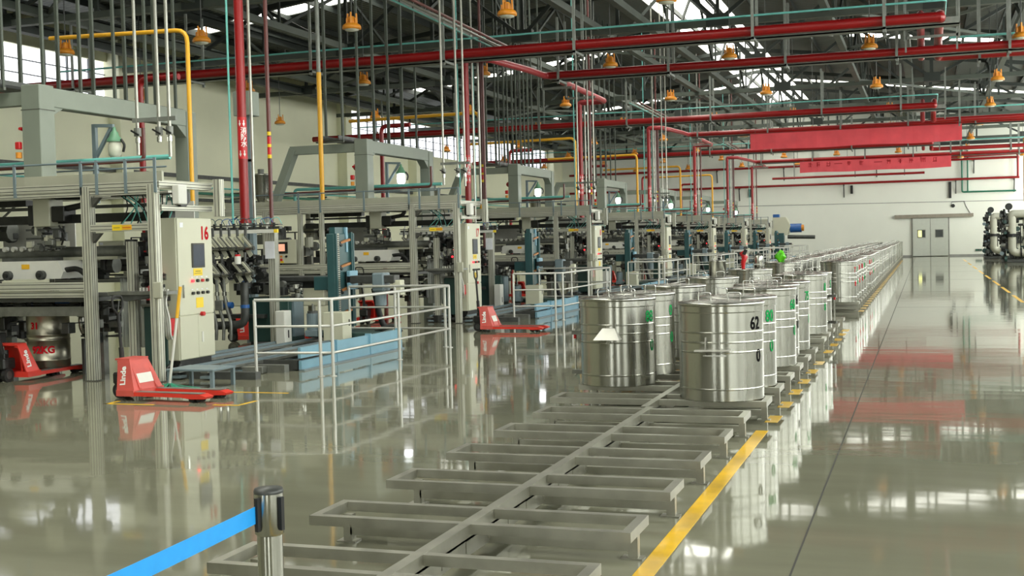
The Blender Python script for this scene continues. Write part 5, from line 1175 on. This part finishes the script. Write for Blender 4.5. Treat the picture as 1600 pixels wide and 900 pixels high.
MB().disc((c[0], c[1], c[2]+h_+0.07), 0.17, 0.06, 'z', DGREY, 20).tube([(c[0]-0.2, c[1]-0.05, c[2]+h_+0.06), (c[0]+0.35, c[1]-0.02, c[2]+h_+0.08)], 0.025, BLUEB, 8).build('suction_plate', t)
t = thing('open_drum_lid', (-10.62, 13.7, 0.0), 'round steel drum lid standing on edge beside the drum lettered 92KG', 'drum lid')
MB().lathe([(0.24, -0.03), (0.25, -0.02), (0.25, 0.02), (0.1, 0.06), (0, 0.065)], STEEL, (-10.55, 13.6, 0.68), 32, 'x').build('lid_disc', t)
MB().box(-10.57, -10.53, 13.4, 13.8, 0, 0.46, DGREY).build('lid_stand', t)
# mop, bench, far-side drums
t = thing('floor_mop', (-8.05, 11.95, 0), 'mop with white pole and yellow grip leaning behind the faded red pallet truck', 'mop')
A = Vector((-8.22, 11.93, 0.06)); B = Vector((-8.08, 12.0, 1.18))
MB().tube([A, A+(B-A)*0.68], 0.016, PANEL, 10).build('pole', t)
MB().tube([A+(B-A)*0.68, B], 0.02, YEL, 10).build('grip', t)
m = MB(); rg = random.Random(3)
for i in range(60):
    a = rg.uniform(0, 2*PI); l = rg.uniform(0.12, 0.32); x, y = A.x+0.02*math.cos(a), A.y+0.02*math.sin(a)
    m.tube([(x, y, 0.07), (x+l*0.5*math.cos(a), y+l*0.4*math.sin(a), 0.035), (x+l*1.3*math.cos(a), y+l*0.7*math.sin(a), 0.012)], 0.009, MOPG if i % 3 else DGREY, 5)
m.build('mop_head', t)
t = thing('low_bench', (-8.0, 12.45, 0), 'low blue grey steel bench below the cabinet numbered 16', 'bench')
x0, x1, y0, y1 = -8.35, -7.72, 12.05, 12.55
MB().cbox(x0, x1, y0, y1, 0.20, 0.225, 0.005, BGREY).build('bench_top', t)
for x in (x0+0.03, x1-0.03):
    for y in (y0+0.03, y1-0.03): MB().box(x-0.02, x+0.02, y-0.02, y+0.02, 0, 0.2, BGREY).build('leg', t)
t = thing('stone_kerb', (-8.2, 13.5, 0), 'rough grey concrete kerb block at the end of the nearest track', 'kerb block')
MB().cbox(-8.85, -8.0, 13.62, 13.76, 0, 0.09, 0.01, MGREY).build('block', t)
t = thing('wooden_box', (-3.9, 19.2, 0.0), 'pale wooden crate standing beside the drum rows', 'crate')
m = MB().cbox(-3.75, -3.45, 19.0, 19.3, 0.0, 0.72, 0.06, WOOD); m.build('crate_body', t)

# ================================================================ CHILLERS ON THE FAR SIDE OF THE WALKWAY
def chiller(x, y, s_, lab):
    t = thing('chiller_unit', (x, y, 0), lab, 'chiller', 'insulated chiller units')
    P = lambda a, b_, c_: (x+a*s_, y+b_*s_, c_*s_)
    def bx(a0, a1, b0, b1, c0, c1, m_, nm, ch=0.02):
        p, q = P(a0, b0, c0), P(a1, b1, c1); MB().cbox(p[0], q[0], p[1], q[1], p[2], q[2], ch, m_).build(nm, t)
    bx(0.0, 3.2, 0, 1.6, 0, 0.14, DGREY, 'skid'); bx(0.95, 3.0, 0.1, 1.5, 0.14, 2.25, CHIL, 'chiller_case')
    for b_ in (0.0,):
        MB().tube([P(0.9, b_, 0.42), P(0.42, b_, 0.42), P(0.42, b_, 1.12)], 0.17*s_, INSUL, 16, 0.3*s_).build('insulated_pipe', t)
        MB().tube([P(0.42, b_, 1.26), P(0.42, b_, 1.95), P(0.42, b_, 2.12), P(0.95, b_, 2.12)], 0.17*s_, INSUL, 16, 0.25*s_).build('insulated_pipe', t)
        MB().tube([P(0.42, b_+0.5, 0.3), P(0.42, b_+0.5, 1.9), P(0.95, b_+0.5, 1.95)], 0.09*s_, INSUL, 12, 0.2*s_).build('insulated_pipe', t)
    m = MB(); cl = random.Random(int(y))
    for i in range(54):
        a, b_, c_ = cl.uniform(-0.02, 0.32), cl.uniform(-0.1, 0.6), cl.uniform(0.15, 2.3); p = P(a, b_, c_); r_ = cl.uniform(0.04, 0.13)*s_
        m.disc(p, r_, cl.uniform(0.05, 0.2)*s_, cl.choice('xyz'), cl.choice([DARK, DARK, DGREY, DTEAL, BGREY, MGREY]), 10)
    m.box(*[v for pr in zip(P(-0.03, 0.3, 0.14), P(0.9, 0.36, 0.22)) for v in pr], DGREY)
    for i in range(46):
        a, b_, c_ = cl.uniform(0.0, 0.95), cl.uniform(0.2, 0.55), cl.uniform(0.15, 2.1); p = P(a, b_, c_)
        m.disc(p, cl.uniform(0.04, 0.12)*s_, cl.uniform(0.06, 0.25)*s_, cl.choice('xyz'), cl.choice([DARK, DARK, DGREY, DTEAL, MGREY]), 10)
        if i % 4 == 0: m.tube([P(a, b_, 0.18), P(a, b_, max(0.3, c_))], 0.022*s_, DARK, 6)
    m.tube([P(0.12, 0.2, 0.1), P(0.12, 0.2, 2.35)], 0.05*s_, DARK, 8); m.disc(P(0.3, 0.1, 2.45), 0.15*s_, 0.2*s_, 'y', DARK, 16); m.tube([P(0.3, 0.1, 2.2), P(0.3, 0.1, 2.45)], 0.04*s_, DGREY, 8)
    m.disc(P(0.42, 0, 1.19), 0.22*s_, 0.12*s_, 'z', DARK, 16); m.disc(P(0.78, 0, 0.42), 0.22*s_, 0.06*s_, 'x', DARK, 16); m.build('valve_group', t)
    MB().tube([P(1.1, 0.05, 0.9), P(1.1, 0.0, 1.5), P(1.3, 0.0, 1.55), P(1.5, 0.05, 1.55)], 0.035*s_, DARK, 8, 0.08).box(*[v for pr in zip(P(1.1, 0.02, 0.75), P(1.9, 0.1, 1.1)) for v in pr], DGREY).build('gauge_panel', t)
    return t
chiller(3.15, 73.5, 1.12, 'chiller unit with thick insulated pipes closer to the sliding door')
chiller(3.55, 64.5, 1.12, 'chiller unit with thick insulated pipes, second from the sliding door')
t = thing('press_unit', (-9.2, 79.5, 0), 'small beige press with blue motor at the far end of the machine line', 'press')
MB().cbox(-9.6, -8.4, 79.0, 80.2, 0, 1.0, 0.02, DTEAL).build('press_base', t)
MB().prism([(-9.3, 1.6), (-8.3, 1.6), (-8.1, 2.2), (-8.4, 2.75), (-9.2, 2.75)], 'y', 79.1, 80.0, BEIGE).build('press_head', t)
MB().disc((-7.8, 79.5, 2.05), 0.28, 0.7, 'x', BLUEB, 16).disc((-7.4, 79.5, 2.05), 0.2, 0.2, 'x', ORANGE, 16).cbox(-9.2, -8.8, 79.2, 79.7, 2.75, 2.95, 0.02, BLUEB).build('press_motor', t)
MB().cbox(-8.9, -8.5, 79.0, 79.5, 0.9, 1.75, 0.02, TEAL).tube([(-8.3, 79.3, 1.5), (-6.6, 79.3, 1.45)], 0.12, DGREY, 10).build('press_column', t)
for o in bpy.data.objects:
    if '_o' in o: del o['_o']
